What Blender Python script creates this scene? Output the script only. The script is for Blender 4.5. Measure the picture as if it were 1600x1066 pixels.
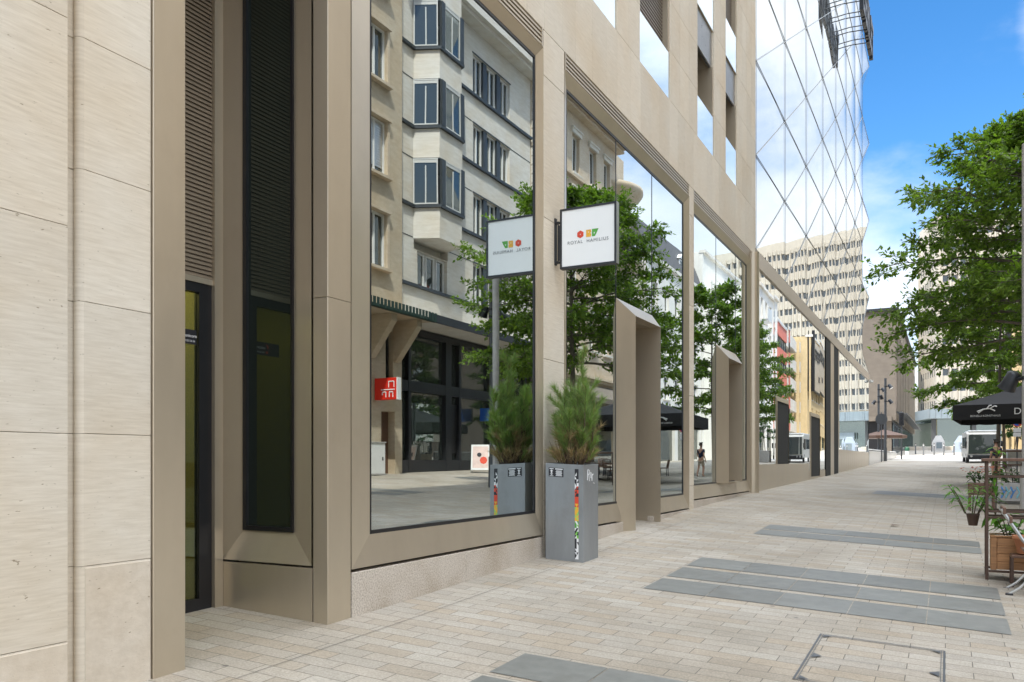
import bpy, bmesh, math, random
from mathutils import Vector, Matrix, Euler
R = math.radians
random.seed(7)
scene = bpy.context.scene
for o in list(bpy.data.objects): bpy.data.objects.remove(o)
COL = scene.collection

# ------------------------------------------------------------------ camera, sky, sun, exposure
# World axes: Y runs along the street, X away from the shop wall (wall plane X=0), z=0 at eye level.
cam_d = bpy.data.cameras.new('camera'); cam = bpy.data.objects.new('camera', cam_d); COL.objects.link(cam)
cam_d.sensor_width = 36.0; cam_d.lens = 36.0*1285/1600
cam_d.shift_y = (720-533)/1600.0
cam_d.clip_end = 2000; cam_d.clip_start = 0.05
cam.location = (3.77, 0, 0); cam.rotation_euler = (R(90), 0, R(27.887))
scene.camera = cam
SUN_EL, SUN_DIR = R(56), (-0.5, -0.866)       # horizontal direction towards the sun
world = bpy.data.worlds.new('World'); scene.world = world; world.use_nodes = True
def build_world():
    nt = world.node_tree; n = nt.nodes; l = nt.links
    for x in list(n): n.remove(x)
    out = n.new('ShaderNodeOutputWorld'); bg = n.new('ShaderNodeBackground')
    sky = n.new('ShaderNodeTexSky'); sky.sky_type = 'NISHITA'; sky.sun_disc = False
    sky.sun_elevation = SUN_EL; sky.sun_rotation = math.atan2(SUN_DIR[0], SUN_DIR[1])
    sky.ozone_density = 3.0; sky.air_density = 1.0; sky.dust_density = 0.6
    bg.inputs['Strength'].default_value = 0.14
    tc = n.new('ShaderNodeTexCoord'); sep = n.new('ShaderNodeSeparateXYZ')
    l.new(tc.outputs['Generated'], sep.inputs[0])
    mp = n.new('ShaderNodeMapping'); mp.inputs['Scale'].default_value = (1, 1, 2.2); mp.inputs['Location'].default_value = (0.3, 0.0, 0)
    l.new(tc.outputs['Generated'], mp.inputs[0])
    nz = n.new('ShaderNodeTexNoise'); nz.inputs['Scale'].default_value = 2.6; nz.inputs['Detail'].default_value = 10; nz.inputs['Roughness'].default_value = 0.58
    l.new(mp.outputs[0], nz.inputs[0])
    # more cloud towards +X and low over the horizon, clear blue higher up along the street
    def math_(op, a, b=None, clamp=False):
        m = n.new('ShaderNodeMath'); m.operation = op; m.use_clamp = clamp
        for i, v in enumerate((a, b)):
            if v is None: continue
            if isinstance(v, (int, float)): m.inputs[i].default_value = v
            else: l.new(v, m.inputs[i])
        return m.outputs[0]
    east = n.new('ShaderNodeMapRange'); east.inputs[1].default_value = 0.056; east.inputs[2].default_value = 0.092; east.inputs[3].default_value = 0; east.inputs[4].default_value = 0.30
    l.new(sep.outputs[0], east.inputs[0])
    low = n.new('ShaderNodeMapRange'); low.inputs[1].default_value = 0.34; low.inputs[2].default_value = 0.22; low.inputs[3].default_value = 0; low.inputs[4].default_value = 0.34
    l.new(sep.outputs[2], low.inputs[0])
    top = n.new('ShaderNodeMapRange'); top.inputs[1].default_value = 0.50; top.inputs[2].default_value = 0.75; top.inputs[3].default_value = 0; top.inputs[4].default_value = 0.30  # extra cloud cover added overhead, out of view, as fill light
    l.new(sep.outputs[2], top.inputs[0])
    d = math_('ADD', nz.outputs[0], east.outputs[0]); d = math_('ADD', d, low.outputs[0]); d = math_('ADD', d, top.outputs[0])
    mr = n.new('ShaderNodeMapRange'); mr.interpolation_type = 'SMOOTHSTEP'
    mr.inputs[1].default_value = 0.56; mr.inputs[2].default_value = 0.92; mr.inputs[3].default_value = 0; mr.inputs[4].default_value = 0.93
    l.new(d, mr.inputs[0])
    hs = n.new('ShaderNodeHueSaturation'); hs.inputs['Saturation'].default_value = 1.32; hs.inputs['Value'].default_value = 0.95
    l.new(sky.outputs[0], hs.inputs['Color'])
    mix = n.new('ShaderNodeMixRGB'); l.new(mr.outputs[0], mix.inputs[0]); l.new(hs.outputs[0], mix.inputs[1])
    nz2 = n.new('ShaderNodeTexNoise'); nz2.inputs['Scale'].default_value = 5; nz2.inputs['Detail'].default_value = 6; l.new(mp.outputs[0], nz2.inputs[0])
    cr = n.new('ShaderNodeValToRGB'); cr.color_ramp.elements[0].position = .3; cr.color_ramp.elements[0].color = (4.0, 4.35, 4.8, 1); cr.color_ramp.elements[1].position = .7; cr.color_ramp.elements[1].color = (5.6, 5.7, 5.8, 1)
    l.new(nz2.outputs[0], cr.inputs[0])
    # unseen overhead cloud added above the frame, overbrightened to lift light in the shade
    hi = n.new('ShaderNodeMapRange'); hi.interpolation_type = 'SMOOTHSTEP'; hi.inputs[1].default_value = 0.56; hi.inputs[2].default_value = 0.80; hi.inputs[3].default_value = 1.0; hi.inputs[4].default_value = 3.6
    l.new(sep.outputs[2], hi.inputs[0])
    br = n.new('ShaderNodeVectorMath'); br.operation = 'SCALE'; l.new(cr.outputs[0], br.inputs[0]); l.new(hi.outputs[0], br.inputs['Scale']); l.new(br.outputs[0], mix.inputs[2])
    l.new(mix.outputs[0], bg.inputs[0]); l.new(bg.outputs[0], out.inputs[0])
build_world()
sun_d = bpy.data.lights.new('sun', 'SUN'); sun = bpy.data.objects.new('sun', sun_d); COL.objects.link(sun)
sun_d.energy = 2.6; sun_d.angle = R(0.5); sun_d.color = (1.0, 0.93, 0.82)
sd = Vector((SUN_DIR[0]*math.cos(SUN_EL), SUN_DIR[1]*math.cos(SUN_EL), math.sin(SUN_EL)))
sun.rotation_euler = sd.to_track_quat('Z', 'Y').to_euler()
vs = scene.view_settings; vs.view_transform = 'Standard'; vs.look = 'None'; vs.gamma = 1; vs.use_curve_mapping = False
vs.exposure = 0.95
scene.render.resolution_x = 1024; scene.render.resolution_y = 682

# ------------------------------------------------------------------ mesh helpers
class MB:
    def __init__(s): s.v = []; s.f = []; s.m = []; s.sm = []
    def add(s, vs, fs, mi=0, smooth=False):
        b = len(s.v); s.v += [tuple(v) for v in vs]
        for f in fs: s.f.append(tuple(b+i for i in f)); s.m.append(mi); s.sm.append(smooth)
        return s
    def box(s, a, b, mi=0):
        (x0, y0, z0), (x1, y1, z1) = a, b
        x0, x1 = min(x0, x1), max(x0, x1); y0, y1 = min(y0, y1), max(y0, y1); z0, z1 = min(z0, z1), max(z0, z1)
        return s.add([(x0,y0,z0),(x1,y0,z0),(x1,y1,z0),(x0,y1,z0),(x0,y0,z1),(x1,y0,z1),(x1,y1,z1),(x0,y1,z1)],
              [(0,3,2,1),(4,5,6,7),(0,1,5,4),(1,2,6,5),(2,3,7,6),(3,0,4,7)], mi)
    def bevbox(s, a, b, e=0.006, mi=0):     # box with chamfered edges
        bm = bmesh.new(); bmesh.ops.create_cube(bm, size=1)
        c = [(a[i]+b[i])/2 for i in range(3)]; d = [abs(b[i]-a[i]) for i in range(3)]
        for v in bm.verts: v.co = Vector((c[i]+v.co[i]*d[i] for i in range(3)))
        bmesh.ops.bevel(bm, geom=bm.edges[:], offset=e, segments=1, affect='EDGES')
        bm.verts.index_update()
        s.add([v.co[:] for v in bm.verts], [[v.index for v in f.verts] for f in bm.faces], mi); bm.free(); return s
    def quad(s, a, b, c, d, mi=0): return s.add([a, b, c, d], [(0, 1, 2, 3)], mi)
    def tube(s, pts, r, n=8, mi=0, smooth=True, cap=True):
        pts = [Vector(p) for p in pts]; rr = r if isinstance(r, (list, tuple)) else [r]*len(pts)
        vs = []; fs = []; up = None
        for i, p in enumerate(pts):
            t = (pts[min(i+1, len(pts)-1)]-pts[max(i-1, 0)]).normalized()
            if up is None: up = Vector((0,0,1)) if abs(t.z) < .9 else Vector((1,0,0))
            u = t.cross(up).normalized(); w = u.cross(t).normalized(); up = w
            for k in range(n):
                a = 2*math.pi*k/n; vs.append(p+(u*math.cos(a)+w*math.sin(a))*rr[i])
        for i in range(len(pts)-1):
            for k in range(n): fs.append((i*n+k, i*n+(k+1)%n, (i+1)*n+(k+1)%n, (i+1)*n+k))
        s.add(vs, fs, mi, smooth)
        if cap:
            s.add(vs[:n], [tuple(range(n-1, -1, -1))], mi); s.add(vs[-n:], [tuple(range(n))], mi)
        return s
    def lathe(s, prof, n=20, o=(0,0,0), mi=0, smooth=True):
        vs = []; fs = []
        for r, z in prof:
            for k in range(n):
                a = 2*math.pi*k/n; vs.append((o[0]+r*math.cos(a), o[1]+r*math.sin(a), o[2]+z))
        for i in range(len(prof)-1):
            for k in range(n): fs.append((i*n+k, i*n+(k+1)%n, (i+1)*n+(k+1)%n, (i+1)*n+k))
        s.add(vs, fs, mi, smooth)
        if prof[0][0] > 1e-4: s.add(vs[:n], [tuple(range(n-1, -1, -1))], mi)
        if prof[-1][0] > 1e-4: s.add(vs[-n:], [tuple(range(n))], mi)
        return s
    def prism(s, poly, z0, z1, mi=0):       # plan polygon (x, y) counter-clockwise, extruded in z
        n = len(poly)
        vs = [(x, y, z0) for x, y in poly]+[(x, y, z1) for x, y in poly]
        fs = [tuple(range(n-1, -1, -1)), tuple(range(n, 2*n))]+[(i, (i+1) % n, n+(i+1) % n, n+i) for i in range(n)]
        return s.add(vs, fs, mi)
    def xform(s, M):
        s.v = [tuple(M @ Vector(v)) for v in s.v]; return s
    def build(s, name, mat, parent=None):
        me = bpy.data.meshes.new(name); me.from_pydata(s.v, [], s.f)
        mats = mat if isinstance(mat, (list, tuple)) else [mat]
        for m in mats: me.materials.append(m)
        me.polygons.foreach_set('material_index', s.m); me.polygons.foreach_set('use_smooth', s.sm); me.update()
        o = bpy.data.objects.new(name, me); COL.objects.link(o)
        if parent is not None: o.parent = parent
        return o
def tag(o, label=None, cat=None, group=None, kind=None):
    if label: o['label'] = label
    if cat: o['category'] = cat
    if group: o['group'] = group
    if kind: o['kind'] = kind
    return o
def thing(name, label, cat, loc=(0,0,0), rz=0, group=None):
    o = bpy.data.objects.new(name, None); o.empty_display_size = .1; COL.objects.link(o)
    o.location = loc; o.rotation_euler = (0, 0, rz)
    return tag(o, label, cat, group)
def copy_tree(o, parent=None):
    c = o.copy(); COL.objects.link(c)
    if parent is not None: c.parent = parent
    for ch in [x for x in COL.objects if x.parent == o]: copy_tree(ch, c)
    return c
def text(name, body, mat, parent, size, M, ext=0.002, align='LEFT', spacing=1.0):
    cu = bpy.data.curves.new(name, 'FONT'); cu.body = body; cu.size = size; cu.extrude = ext; cu.align_x = align; cu.space_character = spacing
    t = bpy.data.objects.new(name, cu); COL.objects.link(t)
    dg = bpy.context.evaluated_depsgraph_get(); me = bpy.data.meshes.new_from_object(t.evaluated_get(dg))
    bpy.data.objects.remove(t); bpy.data.curves.remove(cu)
    me.transform(M); me.name = name; me.materials.clear(); me.materials.append(mat)
    o = bpy.data.objects.new(name, me); COL.objects.link(o)
    if parent is not None: o.parent = parent
    return o
FRONT = Matrix.Rotation(R(90), 4, 'X')            # text standing upright, read from -Y
def hexrgb(r, g, b): return tuple((c/12.92 if c <= .04045 else ((c+.055)/1.055)**2.4) for c in (r/255, g/255, b/255))

# ------------------------------------------------------------------ materials
def newmat(name):
    m = bpy.data.materials.new(name); m.use_nodes = True; nt = m.node_tree
    for n in list(nt.nodes): nt.nodes.remove(n)
    out = nt.nodes.new('ShaderNodeOutputMaterial'); return m, nt, out
def mat(name, col, rough=.6, metal=0., var=.12, scale=6., stretch=(1,1,1), bump=0., bscale=None, island=0., spec=.5, dirt=0.):
    m, nt, out = newmat(name); n = nt.nodes; l = nt.links
    p = n.new('ShaderNodeBsdfPrincipled'); l.new(p.outputs[0], out.inputs[0])
    p.inputs['Roughness'].default_value = rough; p.inputs['Metallic'].default_value = metal; p.inputs['Specular IOR Level'].default_value = spec
    tc = n.new('ShaderNodeTexCoord'); mp = n.new('ShaderNodeMapping'); mp.inputs['Scale'].default_value = stretch
    l.new(tc.outputs['Object'], mp.inputs[0])
    nz = n.new('ShaderNodeTexNoise'); nz.inputs['Scale'].default_value = scale; nz.inputs['Detail'].default_value = 7; nz.inputs['Roughness'].default_value = .62
    l.new(mp.outputs[0], nz.inputs[0])
    cr = n.new('ShaderNodeValToRGB'); cr.color_ramp.elements[0].position = .3; cr.color_ramp.elements[1].position = .7
    c = col
    cr.color_ramp.elements[0].color = (c[0]*(1-var), c[1]*(1-var), c[2]*(1-var), 1); cr.color_ramp.elements[1].color = tuple(min(1, x*(1+var)) for x in c)+(1,)
    l.new(nz.outputs[0], cr.inputs[0]); last = cr.outputs[0]
    if island:
        g = n.new('ShaderNodeNewGeometry'); hs = n.new('ShaderNodeHueSaturation'); mr = n.new('ShaderNodeMapRange')
        mr.inputs[3].default_value = 1-island; mr.inputs[4].default_value = 1+island
        l.new(g.outputs['Random Per Island'], mr.inputs[0]); l.new(mr.outputs[0], hs.inputs['Value']); l.new(last, hs.inputs['Color']); last = hs.outputs[0]
    if dirt:
        nd = n.new('ShaderNodeTexNoise'); nd.inputs['Scale'].default_value = 1.3; nd.inputs['Detail'].default_value = 9; nd.inputs['Roughness'].default_value = .7
        l.new(tc.outputs['Object'], nd.inputs[0])
        mr = n.new('ShaderNodeMapRange'); mr.inputs[1].default_value = .52; mr.inputs[2].default_value = .75; mr.inputs[3].default_value = 0; mr.inputs[4].default_value = dirt
        l.new(nd.outputs[0], mr.inputs[0]); mx = n.new('ShaderNodeMixRGB'); mx.blend_type = 'MULTIPLY'; mx.inputs[2].default_value = (.55, .47, .38, 1)
        l.new(mr.outputs[0], mx.inputs[0]); l.new(last, mx.inputs[1]); last = mx.outputs[0]
    l.new(last, p.inputs['Base Color'])
    rr = n.new('ShaderNodeMapRange'); rr.inputs[3].default_value = max(0, rough-.07); rr.inputs[4].default_value = min(1, rough+.07)
    l.new(nz.outputs[0], rr.inputs[0]); l.new(rr.outputs[0], p.inputs['Roughness'])
    if bump:
        b = n.new('ShaderNodeBump'); b.inputs['Strength'].default_value = bump; b.inputs['Distance'].default_value = .01
        if bscale:
            nb = n.new('ShaderNodeTexNoise'); nb.inputs['Scale'].default_value = bscale; nb.inputs['Detail'].default_value = 5; l.new(mp.outputs[0], nb.inputs[0]); l.new(nb.outputs[0], b.inputs['Height'])
        else: l.new(nz.outputs[0], b.inputs['Height'])
        l.new(b.outputs[0], p.inputs['Normal'])
    return m
def speckle(name, c1, c2, c3, scale=220, rough=.75, bump=.15):
    m, nt, out = newmat(name); n = nt.nodes; l = nt.links
    p = n.new('ShaderNodeBsdfPrincipled'); l.new(p.outputs[0], out.inputs[0]); p.inputs['Roughness'].default_value = rough
    tc = n.new('ShaderNodeTexCoord'); nz = n.new('ShaderNodeTexNoise'); nz.inputs['Scale'].default_value = scale; nz.inputs['Detail'].default_value = 3
    l.new(tc.outputs['Object'], nz.inputs[0]); cr = n.new('ShaderNodeValToRGB'); e = cr.color_ramp.elements
    e[0].position = .33; e[0].color = c1+(1,); e[1].position = .5; e[1].color = c2+(1,); k = e.new(.66); k.color = c3+(1,)
    l.new(nz.outputs[0], cr.inputs[0]); big = n.new('ShaderNodeTexNoise'); big.inputs['Scale'].default_value = 2; big.inputs['Detail'].default_value = 5; l.new(tc.outputs['Object'], big.inputs[0])
    mx = n.new('ShaderNodeMixRGB'); mx.blend_type = 'MULTIPLY'; mx.inputs[2].default_value = (.78, .74, .68, 1); mr = n.new('ShaderNodeMapRange'); mr.inputs[1].default_value = .42; mr.inputs[2].default_value = .7
    l.new(big.outputs[0], mr.inputs[0]); l.new(mr.outputs[0], mx.inputs[0]); l.new(cr.outputs[0], mx.inputs[1]); l.new(mx.outputs[0], p.inputs['Base Color'])
    b = n.new('ShaderNodeBump'); b.inputs['Strength'].default_value = bump; b.inputs['Distance'].default_value = .004; l.new(nz.outputs[0], b.inputs['Height']); l.new(b.outputs[0], p.inputs['Normal'])
    return m
def limestone(name, c, streak=(2.2, 2.2, 30), bump=.25, island=.05):
    m, nt, out = newmat(name); n = nt.nodes; l = nt.links
    p = n.new('ShaderNodeBsdfPrincipled'); l.new(p.outputs[0], out.inputs[0]); p.inputs['Roughness'].default_value = .7; p.inputs['Specular IOR Level'].default_value = .3
    tc = n.new('ShaderNodeTexCoord'); mp = n.new('ShaderNodeMapping'); mp.inputs['Scale'].default_value = streak; mp.inputs['Rotation'].default_value = (R(4), 0, 0)
    l.new(tc.outputs['Object'], mp.inputs[0])
    nz = n.new('ShaderNodeTexNoise'); nz.inputs['Scale'].default_value = 1.6; nz.inputs['Detail'].default_value = 9; nz.inputs['Roughness'].default_value = .65; l.new(mp.outputs[0], nz.inputs[0])
    cr = n.new('ShaderNodeValToRGB'); e = cr.color_ramp.elements
    e[0].position = .25; e[0].color = tuple(x*y for x, y in zip(c, (.86, .835, .80)))+(1,); e[1].position = .72; e[1].color = tuple(min(1, x*1.08) for x in c)+(1,)
    l.new(nz.outputs[0], cr.inputs[0])
    # small pits
    pz = n.new('ShaderNodeTexNoise'); pz.inputs['Scale'].default_value = 52; pz.inputs['Detail'].default_value = 4; mp2 = n.new('ShaderNodeMapping'); mp2.inputs['Scale'].default_value = (1, .5, 1.6); l.new(tc.outputs['Object'], mp2.inputs[0]); l.new(mp2.outputs[0], pz.inputs[0])
    pm = n.new('ShaderNodeMapRange'); pm.inputs[1].default_value = .315; pm.inputs[2].default_value = .25; l.new(pz.outputs[0], pm.inputs[0])
    mx = n.new('ShaderNodeMixRGB'); mx.inputs[2].default_value = (c[0]*.42, c[1]*.38, c[2]*.32, 1); l.new(pm.outputs[0], mx.inputs[0]); l.new(cr.outputs[0], mx.inputs[1])
    big = n.new('ShaderNodeTexNoise'); big.inputs['Scale'].default_value = .9; big.inputs['Detail'].default_value = 5; l.new(tc.outputs['Object'], big.inputs[0])
    mr = n.new('ShaderNodeMapRange'); mr.inputs[1].default_value = .4; mr.inputs[2].default_value = .7; l.new(big.outputs[0], mr.inputs[0])
    m2 = n.new('ShaderNodeMixRGB'); m2.blend_type = 'MULTIPLY'; m2.inputs[2].default_value = (.95, .89, .81, 1); l.new(mr.outputs[0], m2.inputs[0]); l.new(mx.outputs[0], m2.inputs[1])
    g = n.new('ShaderNodeNewGeometry'); hs = n.new('ShaderNodeHueSaturation'); v = n.new('ShaderNodeMapRange'); v.inputs[3].default_value = 1-island; v.inputs[4].default_value = 1+island
    l.new(g.outputs['Random Per Island'], v.inputs[0]); l.new(v.outputs[0], hs.inputs['Value']); l.new(m2.outputs[0], hs.inputs['Color']); l.new(hs.outputs[0], p.inputs['Base Color'])
    b = n.new('ShaderNodeBump'); b.inputs['Strength'].default_value = bump; b.inputs['Distance'].default_value = .004; l.new(nz.outputs[0], b.inputs['Height']); l.new(b.outputs[0], p.inputs['Normal'])
    return m
def glass(name, tint=(.9, .97, .97), r0=.42, r1=.95, through=(.10, .13, .13), opaque=None, wave=0., wscale=(1,1,1)):
    """coated shop glass: a strong mirror reflection over a dim see-through or dark body"""
    m, nt, out = newmat(name); n = nt.nodes; l = nt.links
    gl = n.new('ShaderNodeBsdfGlossy'); gl.inputs['Roughness'].default_value = 0.0; gl.inputs['Color'].default_value = tint+(1,)
    if opaque: b = n.new('ShaderNodeBsdfDiffuse'); b.inputs['Color'].default_value = opaque+(1,)
    else: b = n.new('ShaderNodeBsdfTransparent'); b.inputs['Color'].default_value = through+(1,)
    lw = n.new('ShaderNodeLayerWeight'); lw.inputs['Blend'].default_value = .5
    mr = n.new('ShaderNodeMapRange'); mr.inputs[3].default_value = r0; mr.inputs[4].default_value = r1; l.new(lw.outputs['Facing'], mr.inputs[0])
    mx = n.new('ShaderNodeMixShader'); l.new(mr.outputs[0], mx.inputs[0]); l.new(b.outputs[0], mx.inputs[1]); l.new(gl.outputs[0], mx.inputs[2]); l.new(mx.outputs[0], out.inputs[0])
    if wave:
        tc = n.new('ShaderNodeTexCoord'); mp = n.new('ShaderNodeMapping'); mp.inputs['Scale'].default_value = wscale; l.new(tc.outputs['Object'], mp.inputs[0])
        nz = n.new('ShaderNodeTexNoise'); nz.inputs['Scale'].default_value = 1; nz.inputs['Detail'].default_value = 2; l.new(mp.outputs[0], nz.inputs[0])
        bp = n.new('ShaderNodeBump'); bp.inputs['Strength'].default_value = 1; bp.inputs['Distance'].default_value = wave; l.new(nz.outputs[0], bp.inputs['Height']); l.new(bp.outputs[0], gl.inputs['Normal'])
    return m
def leafmat(name, c1, c2, trans=.35):
    m, nt, out = newmat(name); n = nt.nodes; l = nt.links
    g = n.new('ShaderNodeNewGeometry'); cr = n.new('ShaderNodeValToRGB'); cr.color_ramp.elements[0].color = c1+(1,); cr.color_ramp.elements[1].color = c2+(1,)
    l.new(g.outputs['Random Per Island'], cr.inputs[0])
    p = n.new('ShaderNodeBsdfPrincipled'); p.inputs['Roughness'].default_value = .5; p.inputs['Specular IOR Level'].default_value = .35; l.new(cr.outputs[0], p.inputs['Base Color'])
    t = n.new('ShaderNodeBsdfTranslucent'); mu = n.new('ShaderNodeMixRGB'); mu.blend_type = 'MULTIPLY'; mu.inputs[0].default_value = 1; mu.inputs[2].default_value = (1.6, 1.9, .5, 1); l.new(cr.outputs[0], mu.inputs[1]); l.new(mu.outputs[0], t.inputs[0])
    mx = n.new('ShaderNodeMixShader'); mx.inputs[0].default_value = trans; l.new(p.outputs[0], mx.inputs[1]); l.new(t.outputs[0], mx.inputs[2]); l.new(mx.outputs[0], out.inputs[0]); return m
def emit(name, c, s):
    m, nt, out = newmat(name); e = nt.nodes.new('ShaderNodeEmission'); e.inputs[0].default_value = c+(1,); e.inputs[1].default_value = s; nt.links.new(e.outputs[0], out.inputs[0]); return m
def paver_mat():
    m, nt, out = newmat('granite_pavers'); n = nt.nodes; l = nt.links
    p = n.new('ShaderNodeBsdfPrincipled'); l.new(p.outputs[0], out.inputs[0]); p.inputs['Roughness'].default_value = .72
    tc = n.new('ShaderNodeTexCoord'); br = n.new('ShaderNodeTexBrick'); br.offset = .42; br.offset_frequency = 2
    mp = n.new('ShaderNodeMapping'); mp.inputs['Location'].default_value = (.05, .02, 0); l.new(tc.outputs['Object'], mp.inputs[0])
    # courses run across the street: brick rows along X
    dn = n.new('ShaderNodeTexNoise'); dn.inputs['Scale'].default_value = 1.5; l.new(tc.outputs['Object'], dn.inputs[0])
    l.new(mp.outputs[0], br.inputs[0])
    br.inputs['Scale'].default_value = 1; br.inputs['Brick Width'].default_value = .36; br.inputs['Row Height'].default_value = .136; br.inputs['Mortar Size'].default_value = .003; br.inputs['Mortar Smooth'].default_value = .15
    br.inputs['Color1'].default_value = (0, 0, 0, 1); br.inputs['Color2'].default_value = (1, 1, 1, 1); br.inputs['Bias'].default_value = 0
    cr = n.new('ShaderNodeValToRGB'); e = cr.color_ramp.elements; e[0].color = (.355, .312, .255, 1); e[1].color = (.43, .395, .34, 1)
    k = e.new(.2); k.color = (.395, .335, .26, 1); k = e.new(.45); k.color = (.375, .342, .292, 1); k = e.new(.7); k.color = (.41, .365, .305, 1)
    l.new(br.outputs['Color'], cr.inputs[0])
    sp = n.new('ShaderNodeTexNoise'); sp.inputs['Scale'].default_value = 75; sp.inputs['Detail'].default_value = 4; sp.inputs['Roughness'].default_value = .7; l.new(tc.outputs['Object'], sp.inputs[0])
    m1 = n.new('ShaderNodeMixRGB'); m1.blend_type = 'OVERLAY'; m1.inputs[0].default_value = .62; l.new(cr.outputs[0], m1.inputs[1]); l.new(sp.outputs[0], m1.inputs[2])
    bg = n.new('ShaderNodeTexNoise'); bg.inputs['Scale'].default_value = .55; bg.inputs['Detail'].default_value = 8; bg.inputs['Roughness'].default_value = .65; l.new(tc.outputs['Object'], bg.inputs[0])
    mr = n.new('ShaderNodeMapRange'); mr.inputs[1].default_value = .38; mr.inputs[2].default_value = .68; l.new(bg.outputs[0], mr.inputs[0])
    m2 = n.new('ShaderNodeMixRGB'); m2.blend_type = 'MULTIPLY'; m2.inputs[2].default_value = (.70, .68, .64, 1); l.new(mr.outputs[0], m2.inputs[0]); l.new(m1.outputs[0], m2.inputs[1])
    # old chewing-gum spots
    vo = n.new('ShaderNodeTexVoronoi'); vo.inputs['Scale'].default_value = 2.3; l.new(tc.outputs['Object'], vo.inputs[0]); gm = n.new('ShaderNodeMapRange'); gm.inputs[1].default_value = .055; gm.inputs[2].default_value = .035; l.new(vo.outputs['Distance'], gm.inputs[0])
    m3 = n.new('ShaderNodeMixRGB'); m3.inputs[2].default_value = (.10, .09, .085, 1); sc = n.new('ShaderNodeMath'); sc.operation = 'MULTIPLY'; sc.inputs[1].default_value = .75; l.new(gm.outputs[0], sc.inputs[0]); l.new(sc.outputs[0], m3.inputs[0]); l.new(m2.outputs[0], m3.inputs[1])
    m4 = n.new('ShaderNodeMixRGB'); m4.inputs[2].default_value = (.12, .105, .085, 1); ms = n.new('ShaderNodeMath'); ms.operation = 'MULTIPLY'; ms.inputs[1].default_value = .95; l.new(br.outputs['Fac'], ms.inputs[0]); l.new(ms.outputs[0], m4.inputs[0]); l.new(m3.outputs[0], m4.inputs[1])
    l.new(m4.outputs[0], p.inputs['Base Color'])
    ma = n.new('ShaderNodeMath'); ma.operation = 'MULTIPLY_ADD'; ma.inputs[1].default_value = -1.0; l.new(br.outputs['Fac'], ma.inputs[0]); s2 = n.new('ShaderNodeMath'); s2.operation = 'MULTIPLY'; s2.inputs[1].default_value = .25; l.new(sp.outputs[0], s2.inputs[0]); l.new(s2.outputs[0], ma.inputs[2])
    b = n.new('ShaderNodeBump'); b.inputs['Strength'].default_value = .5; b.inputs['Distance'].default_value = .004; l.new(ma.outputs[0], b.inputs['Height']); l.new(b.outputs[0], p.inputs['Normal'])
    return m
M = {}
M['stone'] = limestone('limestone', (.635, .585, .50), (3.5, 3.5, 42), .2)
M['stone_rough'] = limestone('rough_limestone', (.60, .54, .455), (6, 6, 9), .9)
M['granite'] = speckle('plinth_granite', (.36, .31, .26), (.51, .45, .38), (.62, .56, .48), 85)
M['bronze'] = mat('bronze_metal', (.54, .465, .355), .31, .6, .06, 2.2, (1, 1, .3), 0, None, dirt=.16)
M['bronze_dark'] = mat('dark_bronze', (.20, .165, .13), .42, .5, .08, 3)
M['alu'] = mat('pale_aluminium', (.62, .63, .63), .3, .85, .05, 4)
M['black'] = mat('black_frame', (.012, .012, .014), .35, 0, .2, 4)
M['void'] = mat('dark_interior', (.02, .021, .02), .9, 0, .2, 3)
M['shopglass'] = glass('shop_glass', (.88, .955, .97), .46, .95, (.34, .40, .40), wave=.0009, wscale=(1, .55, .4))
M['farglass'] = glass('far_wall_glass', (.93, .97, .98), .62, .98, opaque=(.02, .022, .022), wave=.0006, wscale=(1, .9, .25))
M['towerglass'] = glass('tower_glass', (.885, .905, .90), .72, .92, opaque=(.32, .34, .35))
M['balglass'] = glass('balustrade_glass', (.90, .97, 1.0), .66, .95, opaque=(.20, .25, .27))
M['darkglass'] = glass('entrance_glass', (.75, .95, .88), .05, .3, (.62, .66, .46))
M['sideglass'] = glass('side_glass', (.75, .88, .82), .05, .30, opaque=(.014, .019, .016))
M['winglass'] = glass('window_glass', (.82, .82, .76), .06, .36, opaque=(.05, .058, .056))
M['officeglass'] = glass('office_glass', (.85, .93, 1), .10, .45, opaque=(.03, .038, .045))
M['pavers'] = paver_mat()
M['slate'] = mat('blue_grey_slate', (.17, .172, .158), .5, 0, .16, 9, (1, 1, 1), .12, 90, .11, dirt=.45)
M['plaza'] = mat('pale_plaza_concrete', (.52, .49, .44), .8, 0, .1, .8)
M['asphalt'] = mat('asphalt', (.07, .07, .072), .85, 0, .15, 20)
M['zinc'] = mat('galvanised_grey_steel', (.275, .29, .298), .42, .35, .14, 3.5, (1, 1, .35), .03, 20, dirt=.5)
M['grey_metal'] = mat('dark_grey_metal', (.10, .105, .11), .45, .3, .08, 5)
M['dark_metal'] = mat('charcoal_metal', (.028, .03, .034), .4, .2, .1, 5)
M['white'] = mat('white_paint', (.78, .78, .77), .4, 0, .03, 3)
M['alu_white'] = mat('off_white_frame', (.58, .58, .56), .4, 0, .05, 3)
M['milk'] = mat('milky_acrylic', (.86, .87, .86), .25, 0, .015, 2)
M['black_print'] = mat('black_print', (.02, .02, .025), .5, 0, .05, 5)
M['white_print'] = mat('white_print', (.8, .8, .8), .5, 0, .03, 5)
M['grey_print'] = mat('grey_print', (.20, .21, .22), .5, 0, .03, 5)
M['red'] = mat('red_print', (.70, .07, .03), .45, 0, .06, 5)
M['signred'] = mat('red_sign_acrylic', (.72, .03, .015), .35, 0, .05, 5)
M['orange'] = mat('orange_print', (.78, .42, .04), .45, 0, .1, 30)
M['green'] = mat('green_print', (.10, .38, .06), .45, 0, .1, 30)
M['darkgreen'] = mat('dark_green_plastic', (.015, .10, .05), .5, 0, .08, 5)
M['lime'] = mat('lime_print', (.28, .60, .12), .45, 0, .1, 30)
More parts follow.
